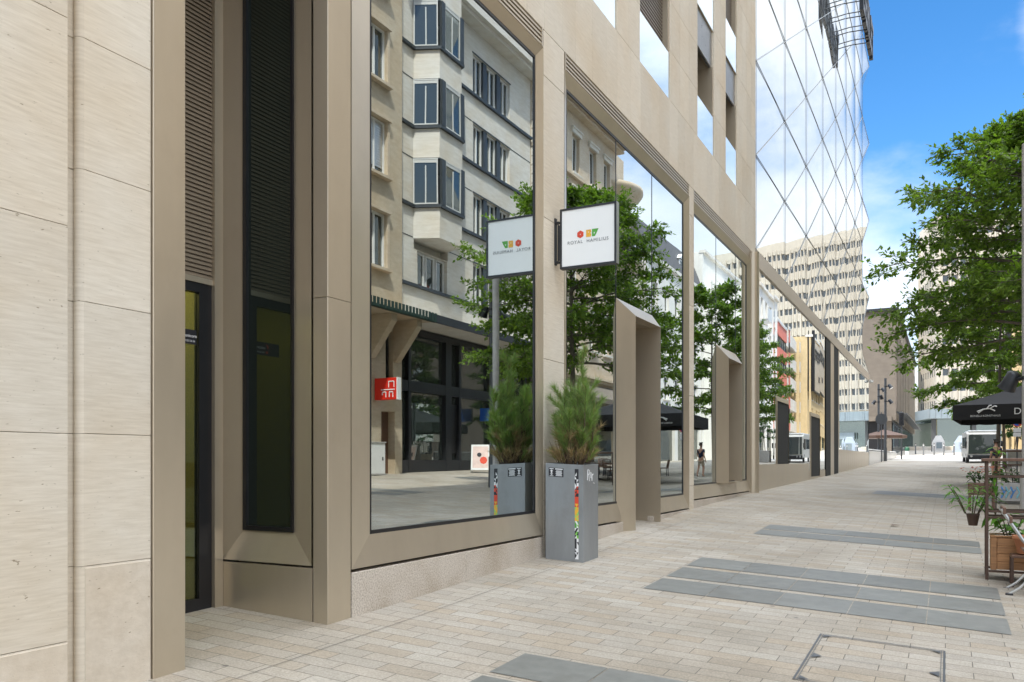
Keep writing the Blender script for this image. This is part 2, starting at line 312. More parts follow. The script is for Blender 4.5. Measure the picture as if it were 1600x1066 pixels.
M['bark'] = mat('grey_bark', (.14, .12, .095), .85, 0, .3, 14, (1, 1, .25), .7)
M['twig'] = mat('brown_twig', (.09, .06, .035), .8, 0, .25, 14)
M['leaf'] = leafmat('tree_leaf', (.065, .115, .024), (.205, .30, .06), .42)
M['plantleaf'] = leafmat('plant_leaf', (.05, .14, .02), (.16, .34, .05), .35)
M['darkleaf'] = leafmat('dark_leaf', (.02, .06, .012), (.06, .14, .03), .3)
M['needle'] = leafmat('pine_needle', (.095, .165, .045), (.25, .34, .12), .3)
M['dry'] = leafmat('dry_needle', (.20, .13, .06), (.36, .27, .15), .2)
M['soil'] = mat('soil', (.05, .035, .025), .95, 0, .3, 40, (1,1,1), .8)
M['wood'] = mat('oiled_wood', (.36, .18, .075), .55, 0, .25, 5, (.6, 6, 10), .15, None, .12)
M['darkwood'] = mat('dark_wood', (.13, .07, .045), .55, 0, .2, 5, (1, 5, 8), .1, None, .1)
M['rust'] = mat('brown_rack_steel', (.085, .05, .035), .55, .3, .2, 9)
M['terracotta'] = mat('terracotta', (.48, .20, .10), .8, 0, .12, 8)
M['concrete'] = mat('grey_concrete', (.38, .37, .35), .85, 0, .14, 7, (1,1,1), .2, dirt=.4)
M['canvas'] = mat('black_canvas', (.016, .016, .018), .85, 0, .15, 30)
M['pink'] = leafmat('pink_petal', (.45, .06, .10), (.75, .35, .40), .3)
M['skin'] = mat('skin', (.52, .30, .21), .55, 0, .06, 9)
M['navy'] = mat('navy_shirt', (.016, .022, .05), .8, 0, .12, 12)
M['beige'] = mat('beige_shorts', (.45, .38, .29), .8, 0, .08, 12)
M['hair'] = mat('dark_hair', (.025, .018, .012), .6, 0, .2, 30)
M['pale'] = limestone('pale_facade_stone', (.68, .665, .63), (1, 1, 6), .1, .02)
M['tan'] = limestone('tan_facade_stone', (.52, .45, .35), (2, 2, 5), .15, .04)
M['beigestone'] = limestone('beige_facade_stone', (.58, .50, .40), (2, 2, 6), .15, .03)
M['renderwhite'] = mat('white_render', (.72, .70, .65), .85, 0, .05, 1.5)
M['yellowstone'] = mat('yellow_stone', (.60, .46, .26), .85, 0, .1, 2)
M['redpanel'] = mat('salmon_panel', (.58, .17, .12), .6, 0, .05, 3)
M['slateroof'] = mat('slate_roof', (.10, .095, .095), .7, 0, .2, 6, (1, 1, 6), .2)
M['bluedark'] = mat('dark_window_post', (.040, .047, .053), .45, 0, .15, 5)
M['brownstone'] = mat('brown_stone', (.17, .145, .118), .85, 0, .14, 1.4, (1, 1, 1.6), .15, 30)
M['brownfin'] = mat('brown_fin', (.27, .235, .19), .85, 0, .1, 2)
M['officestone'] = mat('cream_concrete', (.54, .49, .405), .8, 0, .07, 1.2)
M['podium'] = mat('blue_grey_cladding', (.27, .33, .37), .45, .1, .08, 2)
M['greenglass'] = glass('podium_glass', (.86, .93, .89), .25, .6, opaque=(.06, .085, .072))
M['louvre'] = mat('bronze_louvre', (.27, .215, .155), .5, .35, .06, 3)
M['perf'] = None
# ------------------------------------------------------------------ ground
ZK = [(-60,-2.6),(-20,-1.8),(-5,-1.35),(0,-1.25),(3,-1.17),(5,-1.115),(8,-1.012),(11,-.905),(14,-.795),(18,-.705),(32,-.525),(49,-.245),(62,0.0),(76,.28),(95,1.0),(150,2.3),(1500,2.3)]
def zc(Y):
    Y = max(-60, min(1499, Y))
    for (a, b), (c, d) in zip(ZK, ZK[1:]):
        if a <= Y <= c: return b+(d-b)*(Y-a)/(c-a)
def zx(X): return -.049*max(-6, min(X, 5)) + .045*max(0, min(X, 14)-5)
def fade(Y):
    return 1 if Y <= 30 else max(0., (70-Y)/40)
def zg(X, Y):
    y0 = math.floor(Y); t = Y-y0
    a = zc(y0)+zx(X)*fade(y0); b = zc(y0+1)+zx(X)*fade(y0+1)
    return a*(1-t)+b*t
def sheet(name, xs, ys, dz, mat_, kind='structure'):
    mb = MB(); nx = len(xs)
    mb.add([(x, y, zg(x, y)+dz) for y in ys for x in xs], [(j*nx+i, j*nx+i+1, (j+1)*nx+i+1, (j+1)*nx+i) for j in range(len(ys)-1) for i in range(nx-1)])
    return tag(mb.build(name, mat_), kind=kind)
def cuts(a, b): return [a]+[k for k in range(math.floor(a)+1, math.ceil(b))]+[b]
sheet('pavement', [-6, 0, 5, 14, 40], list(range(-40, 63)), 0, M['pavers'])
sheet('plaza', [-60, -6, 0, 5, 14, 40, 90], list(range(62, 151, 1))+[200, 300, 600], 0, M['plaza'])
mb = MB(); mb.quad((-1400, -1400, -4), (1400, -1400, -4), (1400, 1400, -4), (-1400, 1400, -4)); tag(mb.build('terrain', M['asphalt']), kind='structure')
mb = MB(); b_ = 2.29; mb.quad((-900, 300, b_), (900, 300, b_), (900, 1390, b_), (-900, 1390, b_)); tag(mb.build('far_ground', M['plaza']), kind='structure')
# bands of blue-grey slate slabs let into the paving (each band a sheet, slabs separated by real gaps)
def slate_band(x0, ncol, w, rows):
    mb = MB()
    for (ya, yb) in rows:
        for i in range(ncol):
            xa, xb = x0+i*w+.004, x0+(i+1)*w-.004
            ys = cuts(ya, yb); xs = [xa]+([5] if xa < 5 < xb else [])+[xb]
            mb.add([(x, y, zg(x, y)+.004) for y in ys for x in xs], [(j*len(xs)+k, j*len(xs)+k+1, (j+1)*len(xs)+k+1, (j+1)*len(xs)+k) for j in range(len(ys)-1) for k in range(len(xs)-1)])
    return tag(mb.build('slate_paving', M['slate']), kind='structure')
slate_band(1.45, 5, .556, [(3.55, 4.02), (4.10, 4.55)])
slate_band(1.41, 5, .555, [(6.90, 7.46), (7.58, 8.14), (8.27, 8.86)])
slate_band(1.49, 5, .53, [(11.15, 11.68), (11.78, 12.33)])
slate_band(2.2, 5, .55, [(21.0, 21.7), (21.85, 22.6)])
slate_band(8.0, 5, .55, [(16.4, 17.0), (17.2, 17.8)])
slate_band(8.6, 5, .55, [(24.4, 25.0), (25.2, 25.8)])
# border course along the shop wall
mb = MB(); ys = list(range(2, 50)); mb.add([(x, y, zg(x, y)+.004) for y in ys for x in (.366, .370)], [(2*j, 2*j+1, 2*j+3, 2*j+2) for j in range(len(ys)-1)])
tag(mb.build('paving_joint', M['asphalt']), kind='structure')
# inspection cover with paving infill
mh = thing('inspection_cover', 'square steel-edged inspection cover filled with paving in front of the slate bands', 'manhole cover', (2.98, 4.95, zg(2.98, 4.95)))
def mcz(x, y): return zg(x, y)-zg(2.98, 4.95)
def bar(mb, x0, x1, y0, y1, dz=.006):
    mb.add([(x-2.98, y-4.95, mcz(x, y)+dz) for x, y in ((x0,y0),(x1,y0),(x1,y1),(x0,y1))], [(0,1,2,3)])
mb = MB(); X0, X1, Y0, Y1 = 2.98, 3.76, 4.95, 6.13
for k, wd in ((0, .012), (.022, .004)):
    for ya, yb in ((Y0, 5), (5, 6), (6, Y1)):
        bar(mb, X0+k, X0+k+wd, ya, yb); bar(mb, X1-k-wd, X1-k, ya, yb)
    bar(mb, X0+k, X1-k, Y0+k, Y0+k+wd, .007); bar(mb, X0+k, X1-k, Y1-k-wd, Y1-k, .007)
    if k == 0: bar(mb, X0+.03, X1-.03, 5.527, 5.531, .007)
mb.build('frame', M['grey_metal'], mh)
for cx, sx in ((X0+.03, 1), (X1-.03, -1)):
    for cy, sy in ((Y1-.03, -1), (Y0+.03, 1), (5.53, 1), (5.53, -1)):
        p = MB(); L = .06
        q = [(cx, cy), (cx+sx*L, cy), (cx, cy+sy*L)]
        if sx*sy < 0: q.reverse()
        p.add([(x-2.98, y-4.95, mcz(x, y)+.008) for x, y in q], [(0, 1, 2)]); p.build('corner_plate', M['grey_metal'], mh)

# ------------------------------------------------------------------ shop building (stone front)
shop = thing('shop_building', 'pale limestone shop building with bronze-framed display windows along the left of the street', 'building', (0, 0, 0))
H_ST = 27.0; Y_L, Y_R = -14.0, 18.72
def slab_rows(mb, y0, y1, x, zs, depth=.08, gap=.0013, e=.002):
    for a, b in zip(zs, zs[1:]): mb.bevbox((x-depth, y0+gap, a+gap), (x, y1-gap, b-gap), e)
mb = MB()
# near pier of big slabs, recessed joint, second pier
zs_a = [-3.1, -1.87, -.87, .13, 1.13, 2.13, 3.13, 4.13, 5.13, 6.13]
edges = [2.5, .9, -.7, -2.3, -3.9, -5.5]
for i in range(len(edges)-1): slab_rows(mb, edges[i+1], edges[i], .03, zs_a[1:], .1)
zs_b = [-1.83, -1.18, -.523, .134, .787, 1.44, 2.09, 2.745, 3.4, 4.06, 4.56]
slab_rows(mb, 2.60, 2.99, 0, zs_b[1:], .1)
slab_rows(mb, 2.40, 2.64, -.05, zs_b[1:], .1)
for a, b in zip(zs_b[1:], zs_b[2:]): mb.tube([(-.030, 2.604, a+.001), (-.030, 2.604, b-.001)], .030, 18)
mb.build('stone_pier', M['stone'], shop)
mb = MB(); mb.bevbox((-.09, 2.607, -1.6), (.003, 2.988, -.53), .004); mb.bevbox((-.09, -6, -1.7), (.033, 2.498, -.876), .004); mb.build('base_slab', M['stone_rough'], shop)
# wall above the shop windows: lintel course of narrow upright slabs, then piers between the upper windows
mb = MB()
y = 2.99; k = 0
widths = [.46, .38, .52, .41, .47, .36, .50]
while y < Y_R-.2:
    w = widths[k % 7]; y1 = min(Y_R, y+w)
    if Y_R-y1 < .2: y1 = Y_R
    mb.bevbox((-.1, y+.0015, 4.562), (0, y1-.0015, 5.548), .0015); y = y1; k += 1
wins = [(5.1, 6.4), (8.62, 10.02), (10.92, 12.33), (13.9, 15.04), (15.93, 16.9)]
FL = 2.3; z0 = 5.55
ys = [2.99]+[v for w in wins for v in w]+[Y_R]
nfl = 9
for i in range(0, len(ys), 2):
    a, b = ys[i], ys[i+1]; n = max(1, round((b-a)/.46))
    for f in range(nfl):
        for r in range(3):
            for c in range(n):
                ca, cb = a+(b-a)*c/n, a+(b-a)*(c+1)/n
                mb.bevbox((-.1, ca+.002, z0+f*FL+r*FL/3+.002), (0, cb-.002, z0+f*FL+(r+1)*FL/3-.002), .0015)
mb.build('wall_cladding', M['stone'], shop)
mb = MB(); zt = z0+nfl*FL
mb.box((-12, Y_L, 4.6), (-.42, Y_R-.02, zt)); mb.box((-12, Y_L, -3), (-.101, 2.42, 4.6)); mb.box((-.42, Y_L, zt-.5), (-.1, Y_R-.02, zt+.4))
mb.box((-.42, Y_L, 5.0), (-.1, 2.99, zt-.5))
for i in range(0, len(ys), 2): mb.box((-.42, ys[i]+.005, 5.56), (-.1, ys[i+1]-.005, zt-.5))
mb.box((-.42, 2.42, 4.57), (-.1, Y_R-.02, 5.53))
mb.box((-12, Y_R-.12, -2), (-.1, Y_R-.02, 4.6))
mb.build('wall_core', M['stone'], shop)
# interiors behind the shop glass: dim rooms
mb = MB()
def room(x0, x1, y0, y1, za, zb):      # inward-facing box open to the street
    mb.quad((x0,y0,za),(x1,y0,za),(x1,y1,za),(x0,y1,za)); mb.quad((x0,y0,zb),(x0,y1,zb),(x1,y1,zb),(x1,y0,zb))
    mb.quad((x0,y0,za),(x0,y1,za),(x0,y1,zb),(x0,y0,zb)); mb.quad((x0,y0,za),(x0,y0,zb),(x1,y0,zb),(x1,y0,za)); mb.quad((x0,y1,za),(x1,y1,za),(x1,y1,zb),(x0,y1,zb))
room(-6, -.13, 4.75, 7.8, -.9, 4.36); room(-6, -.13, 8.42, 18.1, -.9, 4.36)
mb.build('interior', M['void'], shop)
# granite plinth
mb = MB()
def plinth(y0, y1, zt, n):
    for i in range(n):
        a, b = y0+(y1-y0)*i/n, y0+(y1-y0)*(i+1)/n
        MB().bevbox((-.1, a+.002, -1.4), (0, b-.002, zt), .003).build('plinth', M['granite'], shop)
plinth(4.672, 7.84, -.805, 2); plinth(8.38, 10.5, -.805, 2); plinth(11.53, 13.4, -.805, 1); plinth(13.68, 18.2, -.675, 2)
# stone pillars between the windows
def pillar(y0, y1):
    mb = MB(); zz = [-1.3, -.42, 1.08, 2.58, 4.08, 4.56]
    slab_rows(mb, y0, y1, .0, zz, .12, .002, .003); return mb.build('pillar', M['stone'], shop)
pillar(7.84, 8.37); pillar(13.40, 13.67)
mb = MB(); mb.tube([(-.02, 18.46, -.9), (-.02, 18.46, 4.56)], .15, 20); mb.box((-.1, 18.2, -.9), (-.03, 18.72, 4.56)); mb.build('round_column', M['bronze'], shop)
# bronze jamb, corner column of the entrance
mb = MB(); mb.bevbox((-.4, 2.995, -1.4), (.012, 3.205, 4.56), .003); mb.build('entrance_jamb', M['bronze'], shop)
mb = MB(); mb.bevbox((-.132, 4.412, -1.4), (0, 4.660, 1.128), .003); mb.bevbox((-.132, 4.412, 1.132), (0, 4.660, 4.56), .003); mb.bevbox((-1.0, 4.56, -1.4), (-.135, 4.70, 4.56), .003); mb.build('entrance_column', M['bronze'], shop)
# display windows: outer rectangle on the wall plane, inner rectangle slightly behind, mitred faces between
XG = -.06
def mitred(mb, o, i, xo, xi, gap=None):             # o, i = (y0, y1, z0, z1)
    O = [(xo,o[0],o[2]),(xo,o[1],o[2]),(xo,o[1],o[3]),(xo,o[0],o[3])]; I = [(xi,i[0],i[2]),(xi,i[1],i[2]),(xi,i[1],i[3]),(xi,i[0],i[3])]
    for k in range(4):
        a, b = O[k], O[(k+1) % 4]; c, d = I[(k+1) % 4], I[k]
        if k == 0 and gap:                # sill stops either side of a doorway
            mb.quad(a, (xo,gap[0],o[2]), (xi,gap[0],i[2]), d); mb.quad((xo,gap[1],o[2]), b, c, (xi,gap[1],i[2]))
        else: mb.quad(a, b, c, d)
    for k in range(1 if gap else 0, 4):                    # returns into the wall at both rims
        a, b = O[k], O[(k+1) % 4]; mb.quad(b, a, (xo-.09, a[1], a[2]), (xo-.09, b[1], b[2]))
def window(o, i, splits, label=None, gap=None):
    mb = MB(); mitred(mb, o, i, -.002, XG+.012, gap); fr = mb.build('display_window', M['bronze'], shop)
    if label: fr['label'] = label
    t = .028; g = MB()
    for a, b in ((((i[0], i[2]), (gap[0], i[2]+t)), ((gap[1], i[2]), (i[1], i[2]+t))) if gap else (((i[0], i[2]), (i[1], i[2]+t)),)) + (((i[0], i[3]-t), (i[1], i[3])), ((i[0], i[2]+t), (i[0]+t*.8, i[3]-t)), ((i[1]-t*.8, i[2]+t), (i[1], i[3]-t))): g.box((XG-.03, a[0], a[1]), (XG+.010, b[0], b[1]))
    for s in splits: g.box((XG-.03, s-.008, i[2]+t), (XG+.004, s+.008, i[3]-t))
    g.build('gasket', M['black'], fr)
    bs = [i[0]]+list(splits)+[i[1]]
    for a, b in zip(bs, bs[1:]):
        zb = i[2]+t
        if a == 10.14: zb = 1.93
        if a == 15.4: zb = 1.98
        p = MB(); p.box((XG-.012, a+.009, zb), (XG, b-.009, i[3]-t)); p.build('glass_pane', M['shopglass'], fr)
    return fr
window((4.672, 7.838, -.78, 4.368), (4.94, 7.74, -.55, 4.25), [], 'large undivided display window beside the entrance')
window((8.38, 13.398, -.78, 4.368), (8.53, 13.22, -.56, 4.22), [10.14, 11.62], None, (10.2, 11.56))
window((13.68, 18.19, -.65, 4.368), (13.74, 18.02, -.425, 4.22), [15.4, 17.0])
# vent grilles above the windows
for (a, b) in ((3.25, 4.4), (4.70, 7.80), (8.42, 13.36), (13.70, 18.16)):
    mb = MB(); mb.box((-.12, a, 4.37), (-.09, b, 4.56), 1)
    for k in range(4): mb.box((-.085, a, 4.384+k*.046), (-.008, b, 4.406+k*.046), 0)
    mb.box((-.10, a-.02, 4.37), (0, a, 4.56), 0); mb.box((-.10, b, 4.37), (0, b+.02, 4.56), 0)
    mb.build('vent_grille', [M['bronze'], M['void']], shop)
# projecting bronze door surrounds
def surround(name, y0, y1, zb, zt, xo, xf, rim, deep, door=True):
    mb = MB(); O = (y0, y1, zt); I = (y0+rim, y1-rim*.25, zt-rim*.62)
    def P(x, y, z): return (x, y, z)
    # three splayed outer faces
    mb.quad(P(xo,O[0],zb), P(xf,I[0],zb), P(xf,I[0],I[2]), P(xo,O[0],O[2]))
    mb.quad(P(xf,I[1],zb), P(xo,O[1],zb), P(xo,O[1],O[2]), P(xf,I[1],I[2]))
    mb.quad(P(xf,I[0],I[2]), P(xf,I[1],I[2]), P(xo,O[1],O[2]), P(xo,O[0],O[2]))
    # tunnel lining
    mb.quad(P(xf,I[0],zb), P(deep,I[0],zb), P(deep,I[0],I[2]), P(xf,I[0],I[2])); mb.quad(P(deep,I[1],zb), P(xf,I[1],zb), P(xf,I[1],I[2]), P(deep,I[1],I[2]))
    mb.quad(P(xf,I[0],I[2]), P(deep,I[0],I[2]), P(deep,I[1],I[2]), P(xf,I[1],I[2]))
    if zb > -.9: mb.quad(P(xf,I[0],zb+.01), P(xf,I[1],zb+.01), P(deep,I[1],zb+.01), P(deep,I[0],zb+.01))
    s = mb.build(name, M['bronze'], shop)
    d = MB(); d.box((deep-.03, I[0], zb), (deep, I[1], I[2])); d.build('door_leaf', M['black'], s)
    return s
surround('door_surround', 10.14, 11.62, -1.0, 2.13, XG+.004, .10, .32, -1.3)
surround('display_niche', 15.4, 17.0, -.425, 2.18, XG+.004, .10, .36, -1.1)
# entrance recess: side window wall, door, louvre panel, ceiling
YS = 4.412; XB = -1.03
mb = MB()
def mit_y(o, i, yo, yi):
    O = [(o[0],yo,o[2]),(o[1],yo,o[2]),(o[1],yo,o[3]),(o[0],yo,o[3])]; I = [(i[0],yi,i[2]),(i[1],yi,i[2]),(i[1],yi,i[3]),(i[0],yi,i[3])]
    for k in range(4): mb.quad(O[k], O[(k+1) % 4], I[(k+1) % 4], I[k])
o_, i_ = (-1.015, -.150, -.735, 4.3), (-.865, -.375, -.515, 4.2)
mit_y(o_, i_, YS+.004, YS+.075)
sw = mb.build('side_window', M['bronze'], shop)
g = MB(); t = .035
for a, b in (((i_[0], i_[2]), (i_[1], i_[2]+t)), ((i_[0], i_[2]+t), (i_[0]+t, i_[3])), ((i_[1]-t*.6, i_[2]+t), (i_[1], i_[3]))): g.box((a[0], YS+.06, a[1]), (b[0], YS+.10, b[1]))
g.build('gasket', M['black'], sw)
g = MB(); g.box((i_[0]+t, YS+.085, i_[2]+t), (i_[1]-t*.6, YS+.095, i_[3])); g.build('glass_pane', M['sideglass'], sw)
mb = MB(); mb.box((-1.03, YS, -1.4), (-.14, YS+.05, -.75)); mb.build('kick_panel', M['bronze'], shop)
mb = MB(); mb.box((XB-.15, 4.332, -1.4), (XB+.03, YS-.002, 4.4)); mb.box((XB-.02, 3.205, 1.29), (XB+.012, 4.33, 1.33)); mb.build('door_trim', M['bronze'], shop)
mb = MB(); n = 96; h = (4.4-1.33)/n
for k in range(n):
    za = 1.33+k*h; mb.quad((XB+.006, 3.21, za+.002), (XB+.006, 4.33, za+.002), (XB-.003, 4.33, za+h-.004), (XB-.003, 3.21, za+h-.004)); mb.quad((XB-.003, 3.21, za+h-.004), (XB-.003, 4.33, za+h-.004), (XB-.016, 4.33, za+h+.003), (XB-.016, 3.21, za+h+.003))
mb.box((XB-.05, 3.2, 1.30), (XB-.02, 4.35, 4.45)); mb.build('louvre_panel', M['louvre'], shop)
mb = MB(); mb.box((XB-.1, 3.0, 4.4), (-.1, 4.42, 4.5)); mb.box((-1.2, 2.9, -1.4), (-.4, 3.2, 4.5)); mb.build('recess_lining', M['bronze'], shop)
dr = MB(); zb = zg(XB, 4.0)
dr.box((XB-.05, 4.215, zb), (XB, 4.33, 1.29)); dr.box((XB-.05, 3.21, zb), (XB, 3.30, 1.29)); dr.box((XB-.05, 3.30, zb), (XB, 4.215, zb+.09)); dr.box((XB-.05, 3.30, 1.22), (XB, 4.215, 1.29))
dr = dr.build('entrance_door', M['black'], shop)
g = MB(); g.box((XB-.03, 3.30, zb+.09), (XB-.022, 4.215, 1.22)); g.build('glass_pane', M['darkglass'], dr)
st = MB(); st.box((XB-.022, 3.95, .84), (XB-.019, 4.208, .945)); st = st.build('door_sticker', M['black_print'], dr)
s2 = MB(); s2.add([(XB-.018, 4.075, .885), (XB-.018, 4.10, .935), (XB-.018, 4.068, .915)], [(0,1,2)]); s2.quad((XB-.018,4.075,.857),(XB-.018,4.10,.857),(XB-.018,4.10,.875),(XB-.018,4.075,.875)); s2.build('red_mark', M['red'], st)
TX = Matrix.Translation((XB-.018, 4.105, .89)) @ Matrix.Rotation(R(90), 4, 'Z') @ FRONT
text('sticker_lettering', 'unicorn', M['white_print'], st, .034, TX, .0005)
TX = Matrix.Translation((XB-.018, 4.105, .857)) @ Matrix.Rotation(R(90), 4, 'Z') @ FRONT
text('sticker_number', '+352 26 54', M['white_print'], st, .019, TX, .0005)
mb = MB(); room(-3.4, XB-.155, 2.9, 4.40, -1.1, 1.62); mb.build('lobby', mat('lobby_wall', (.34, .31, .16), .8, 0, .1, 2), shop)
mb = MB(); mb.box((-2.6, 3.3, 1.56), (-1.45, 4.3, 1.60)); mb.build('lobby_ceiling_light', emit('lobby_lamp', (1.0, .80, .30), 4.0), shop)
# upper windows: glass balustrade, recessed window or shutter, perforated panel
def upper_window(a, b, z, shutter):
    mb = MB(); mb.box((-.42, a+.06, z), (-.30, a+.12, z+1.64)); mb.box((-.42, b-.12, z), (-.30, b-.06, z+1.64)); mb.box((-.42, a, z+1.55), (-.30, b, z+1.64)); mb.box((-.40, (a+b)/2-.03, z), (-.31, (a+b)/2+.03, z+1.55))
    mb.box((-.42, b-.06, z), (-.02, b-.001, z+1.64)); mb.box((-.42, a+.001, z), (-.02, a+.06, z+1.64)); mb.box((-.42, a+.06, z-.0), (-.02, b-.06, z+.03))
    w = mb.build('upper_window', M['bronze'], shop)
    p = MB(); p.box((-.37, a+.12, z+.03), (-.36, b-.12, z+1.55)); p.build('glass_pane', M['winglass'], w)
    g = MB(); g.box((-.035, a+.004, z+.004), (-.015, b-.004, z+.72)); g.build('glass_balustrade', M['balglass'], w)
    if shutter:
        s = MB()
        for k in range(16): s.box((-.13, a+.06, z+.74+k*.056), (-.10, b-.06, z+.77+k*.056))
        s.build('shutter', M['bronze_dark'], w)
def perf_panel(a, b, z):
    mb = MB(); n = 22; m = max(6, int((b-a)/.035))
    mb.box((-.09, a+.004, z), (-.085, b-.004, z+.66), 1)
    for k in range(n): mb.box((-.06, a+.004, z+.008+k*.03), (-.045, b-.004, z+.022+k*.03))
    for k in range(m): mb.box((-.07, a+.006+(b-a-.02)*k/m, z), (-.061, a+.014+(b-a-.02)*k/m, z+.66))
    mb.build('perforated_panel', [M['alu'], M['grey_metal']], shop)
for wi, (a, b) in enumerate(wins):
    for f in range(nfl-1):
        z = z0+f*FL
        if f < 4: upper_window(a, b, z, wi == 2 and f == 0 or (wi == 4 and f == 1))
        else:
            p = MB(); p.box((-.40, a, z), (-.36, b, z+1.64)); p.build('upper_window', M['winglass'], shop)
        if f < 3: perf_panel(a, b, z+1.64)
        else:
            p = MB(); p.box((-.09, a, z+1.64), (-.05, b, z+FL)); p.build('spandrel_panel', M['grey_metal'], shop)
    p = MB(); p.box((-.42, a, z0+8*FL), (0, b, zt)); p.build('top_panel', M['stone'], shop)

# ------------------------------------------------------------------ glass tower block over a long mirrored shopfront
tower = thing('glass_block', 'mirror-glass block with a triangular lattice above a long mirrored shopfront beyond the stone building', 'building', (0, 0, 0))
T0, T1, DY = 18.72, 48.5, 3.722; NC = 8; ZB, DZ, NR = 4.70, 2.10, 15
H_TW = ZB+DZ*NR
rt = random.Random(5)
# lattice nodes: nearly flat along the street, faceted out of plane at the far corner
def nx_(c, r):
    if c < NC-1: return 0.0
    if c == NC-1: return 0.0
    return (-.0, -.55)[r % 2]
def ny_(c, r):
    y = T0+c*DY
    if c == NC: y = T1+(.25 if r % 2 == 0 else -.45)
    return y
mb = MB(); SUB = 10
for c in range(NC-1):                        # gently pillowed columns of panes
    a0, a1 = T0+c*DY, T0+(c+1)*DY
    for r in range(NR):                      # every pane bows a little, so reflections ripple from pane to pane
        vs_ = []; ph = .0045+rt.uniform(-.0012, .0012); tz = rt.uniform(-.0006, .0006); ty = rt.uniform(-.0005, .0005)
        for j in range(4):
            for i in range(SUB+1):
                u = i/SUB; w = j/3-.5
                vs_.append((.006*math.sin(math.pi*u)+ph*(math.sin(math.pi*u)-.6)*DZ*w+tz*DZ*w+ty*DY*(u-.5), a0+.004+(a1-a0-.008)*u, ZB+DZ*(r+j/3)))
        mb.add(vs_, [(j*(SUB+1)+i, j*(SUB+1)+i+1, (j+1)*(SUB+1)+i+1, (j+1)*(SUB+1)+i) for j in range(3) for i in range(SUB)], 0, True)
c = NC-1
for r in range(NR):
    q = [(nx_(c+k, r+m), ny_(c+k, r+m), ZB+DZ*(r+m)) for k, m in ((0,0),(1,0),(1,1),(0,1))]
    mb.add([q[0], q[1], q[2]], [(0,1,2)]); mb.add([q[0], q[2], q[3]], [(0,1,2)])
for r in range(NR):                          # far end wall, faceted as well
    q0 = (nx_(NC, r), ny_(NC, r), ZB+DZ*r); q1 = (nx_(NC, r+1), ny_(NC, r+1), ZB+DZ*(r+1))
    mb.quad(q0, (-6, T1+.2, ZB+DZ*r), (-6, T1+.2, ZB+DZ*(r+1)), q1)
    mb.quad((-6, T1+.2, ZB+DZ*r), (-12, T1, ZB+DZ*r), (-12, T1, ZB+DZ*(r+1)), (-6, T1+.2, ZB+DZ*(r+1)))
mb.build('curtain_wall', M['towerglass'], tower)
mb = MB()
def lat(a, b, w=.022):
    mb.tube([a, b], w, 4, 0, False)
def N(c, r): return (nx_(c, r)+.016, ny_(c, r), ZB+DZ*r)
for c in range(NC+1):
    for r in range(NR):
        lat(N(c, r), N(c, r+1), .004)
        if c < NC: lat(N(c, r), N(c+1, r), .008); lat(N(c, r), N(c+1, r+1), .010)
mb.build('lattice', mat('lattice_grey', (.20, .21, .215), .4, .4, .05, 5), tower)
mb = MB(); mb.box((-12, T0, ZB), (-.8, T1-.6, H_TW)); mb.box((-12, T0+.02, H_TW), (0, T1-.5, H_TW+.2)); mb.box((-12, T0, 4.3), (-.12, T1-.3, ZB)); mb.box((-12, T0, -2), (-1.5, T1-.3, 4.3))
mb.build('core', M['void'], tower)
mb = MB(); mb.bevbox((-.2, 18.73, 4.33), (.035, 48.85, 4.68), .004); mb.build('bronze_beam', mat('beam_metal', (.50, .43, .345), .4, .3, .04, 3), tower)
# low mirrored shopfront in panels
XL = -.005
joints = [18.76, 21.0, 23.05, 24.9, 26.75, 29.2, 30.55]
for a, b in zip(joints, joints[1:]):
    mb = MB(); ns = 14; zA = -.08 if b < 29.1 else -.3; vs_ = []
    for i in range(ns+1):
        u = i/ns; x = XL+.0010*math.sin(math.pi*u)
        vs_ += [(x, a+.006+(b-a-.012)*u, zA), (x, a+.006+(b-a-.012)*u, 4.33)]
    mb.add(vs_, [(2*i, 2*i+2, 2*i+3, 2*i+1) for i in range(ns)], 0, True); mb.build('mirror_pane', M['farglass'], tower)
mb = MB()
for a, b in ((18.76, 26.75), (26.76, 30.55), (30.56, 32.1)): mb.bevbox((-.2, a+.004, -1.1), (XL+.006, b-.004, -.082 if b < 28 else -.31), .003)
mb.build('kick_panel', M['bronze'], tower)
for (a, b, zt_) in ((21.15, 23.0, 1.62), (26.9, 29.1, 1.52)):
    mb = MB(); zb_ = -.08 if a < 25 else -.5
    mb.quad((XL+.004,a,zb_),(XL+.03,a+.12,zb_),(XL+.03,a+.12,zt_-.12),(XL+.004,a,zt_)); mb.quad((XL+.03,b-.05,zb_),(XL+.004,b,zb_),(XL+.004,b,zt_),(XL+.03,b-.05,zt_-.12)); mb.quad((XL+.03,a+.12,zt_-.12),(XL+.03,b-.05,zt_-.12),(XL+.004,b,zt_),(XL+.004,a,zt_))
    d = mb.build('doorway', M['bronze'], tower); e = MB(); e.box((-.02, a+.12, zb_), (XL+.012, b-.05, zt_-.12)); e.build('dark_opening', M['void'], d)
for (a, b) in ((30.6, 31.9), (33.0, 34.3)):
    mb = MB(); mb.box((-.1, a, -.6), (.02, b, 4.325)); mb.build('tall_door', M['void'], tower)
mb = MB(); mb.box((-.1, 31.9, -1), (.012, 33.0, 4.33)); mb.box((-.1, 34.3, -1), (.012, 34.7, 4.33)); mb.build('door_mullion', M['bronze'], tower)
joints = [34.7, 36.4, 38.4, 41.8, 45.2, 48.6]
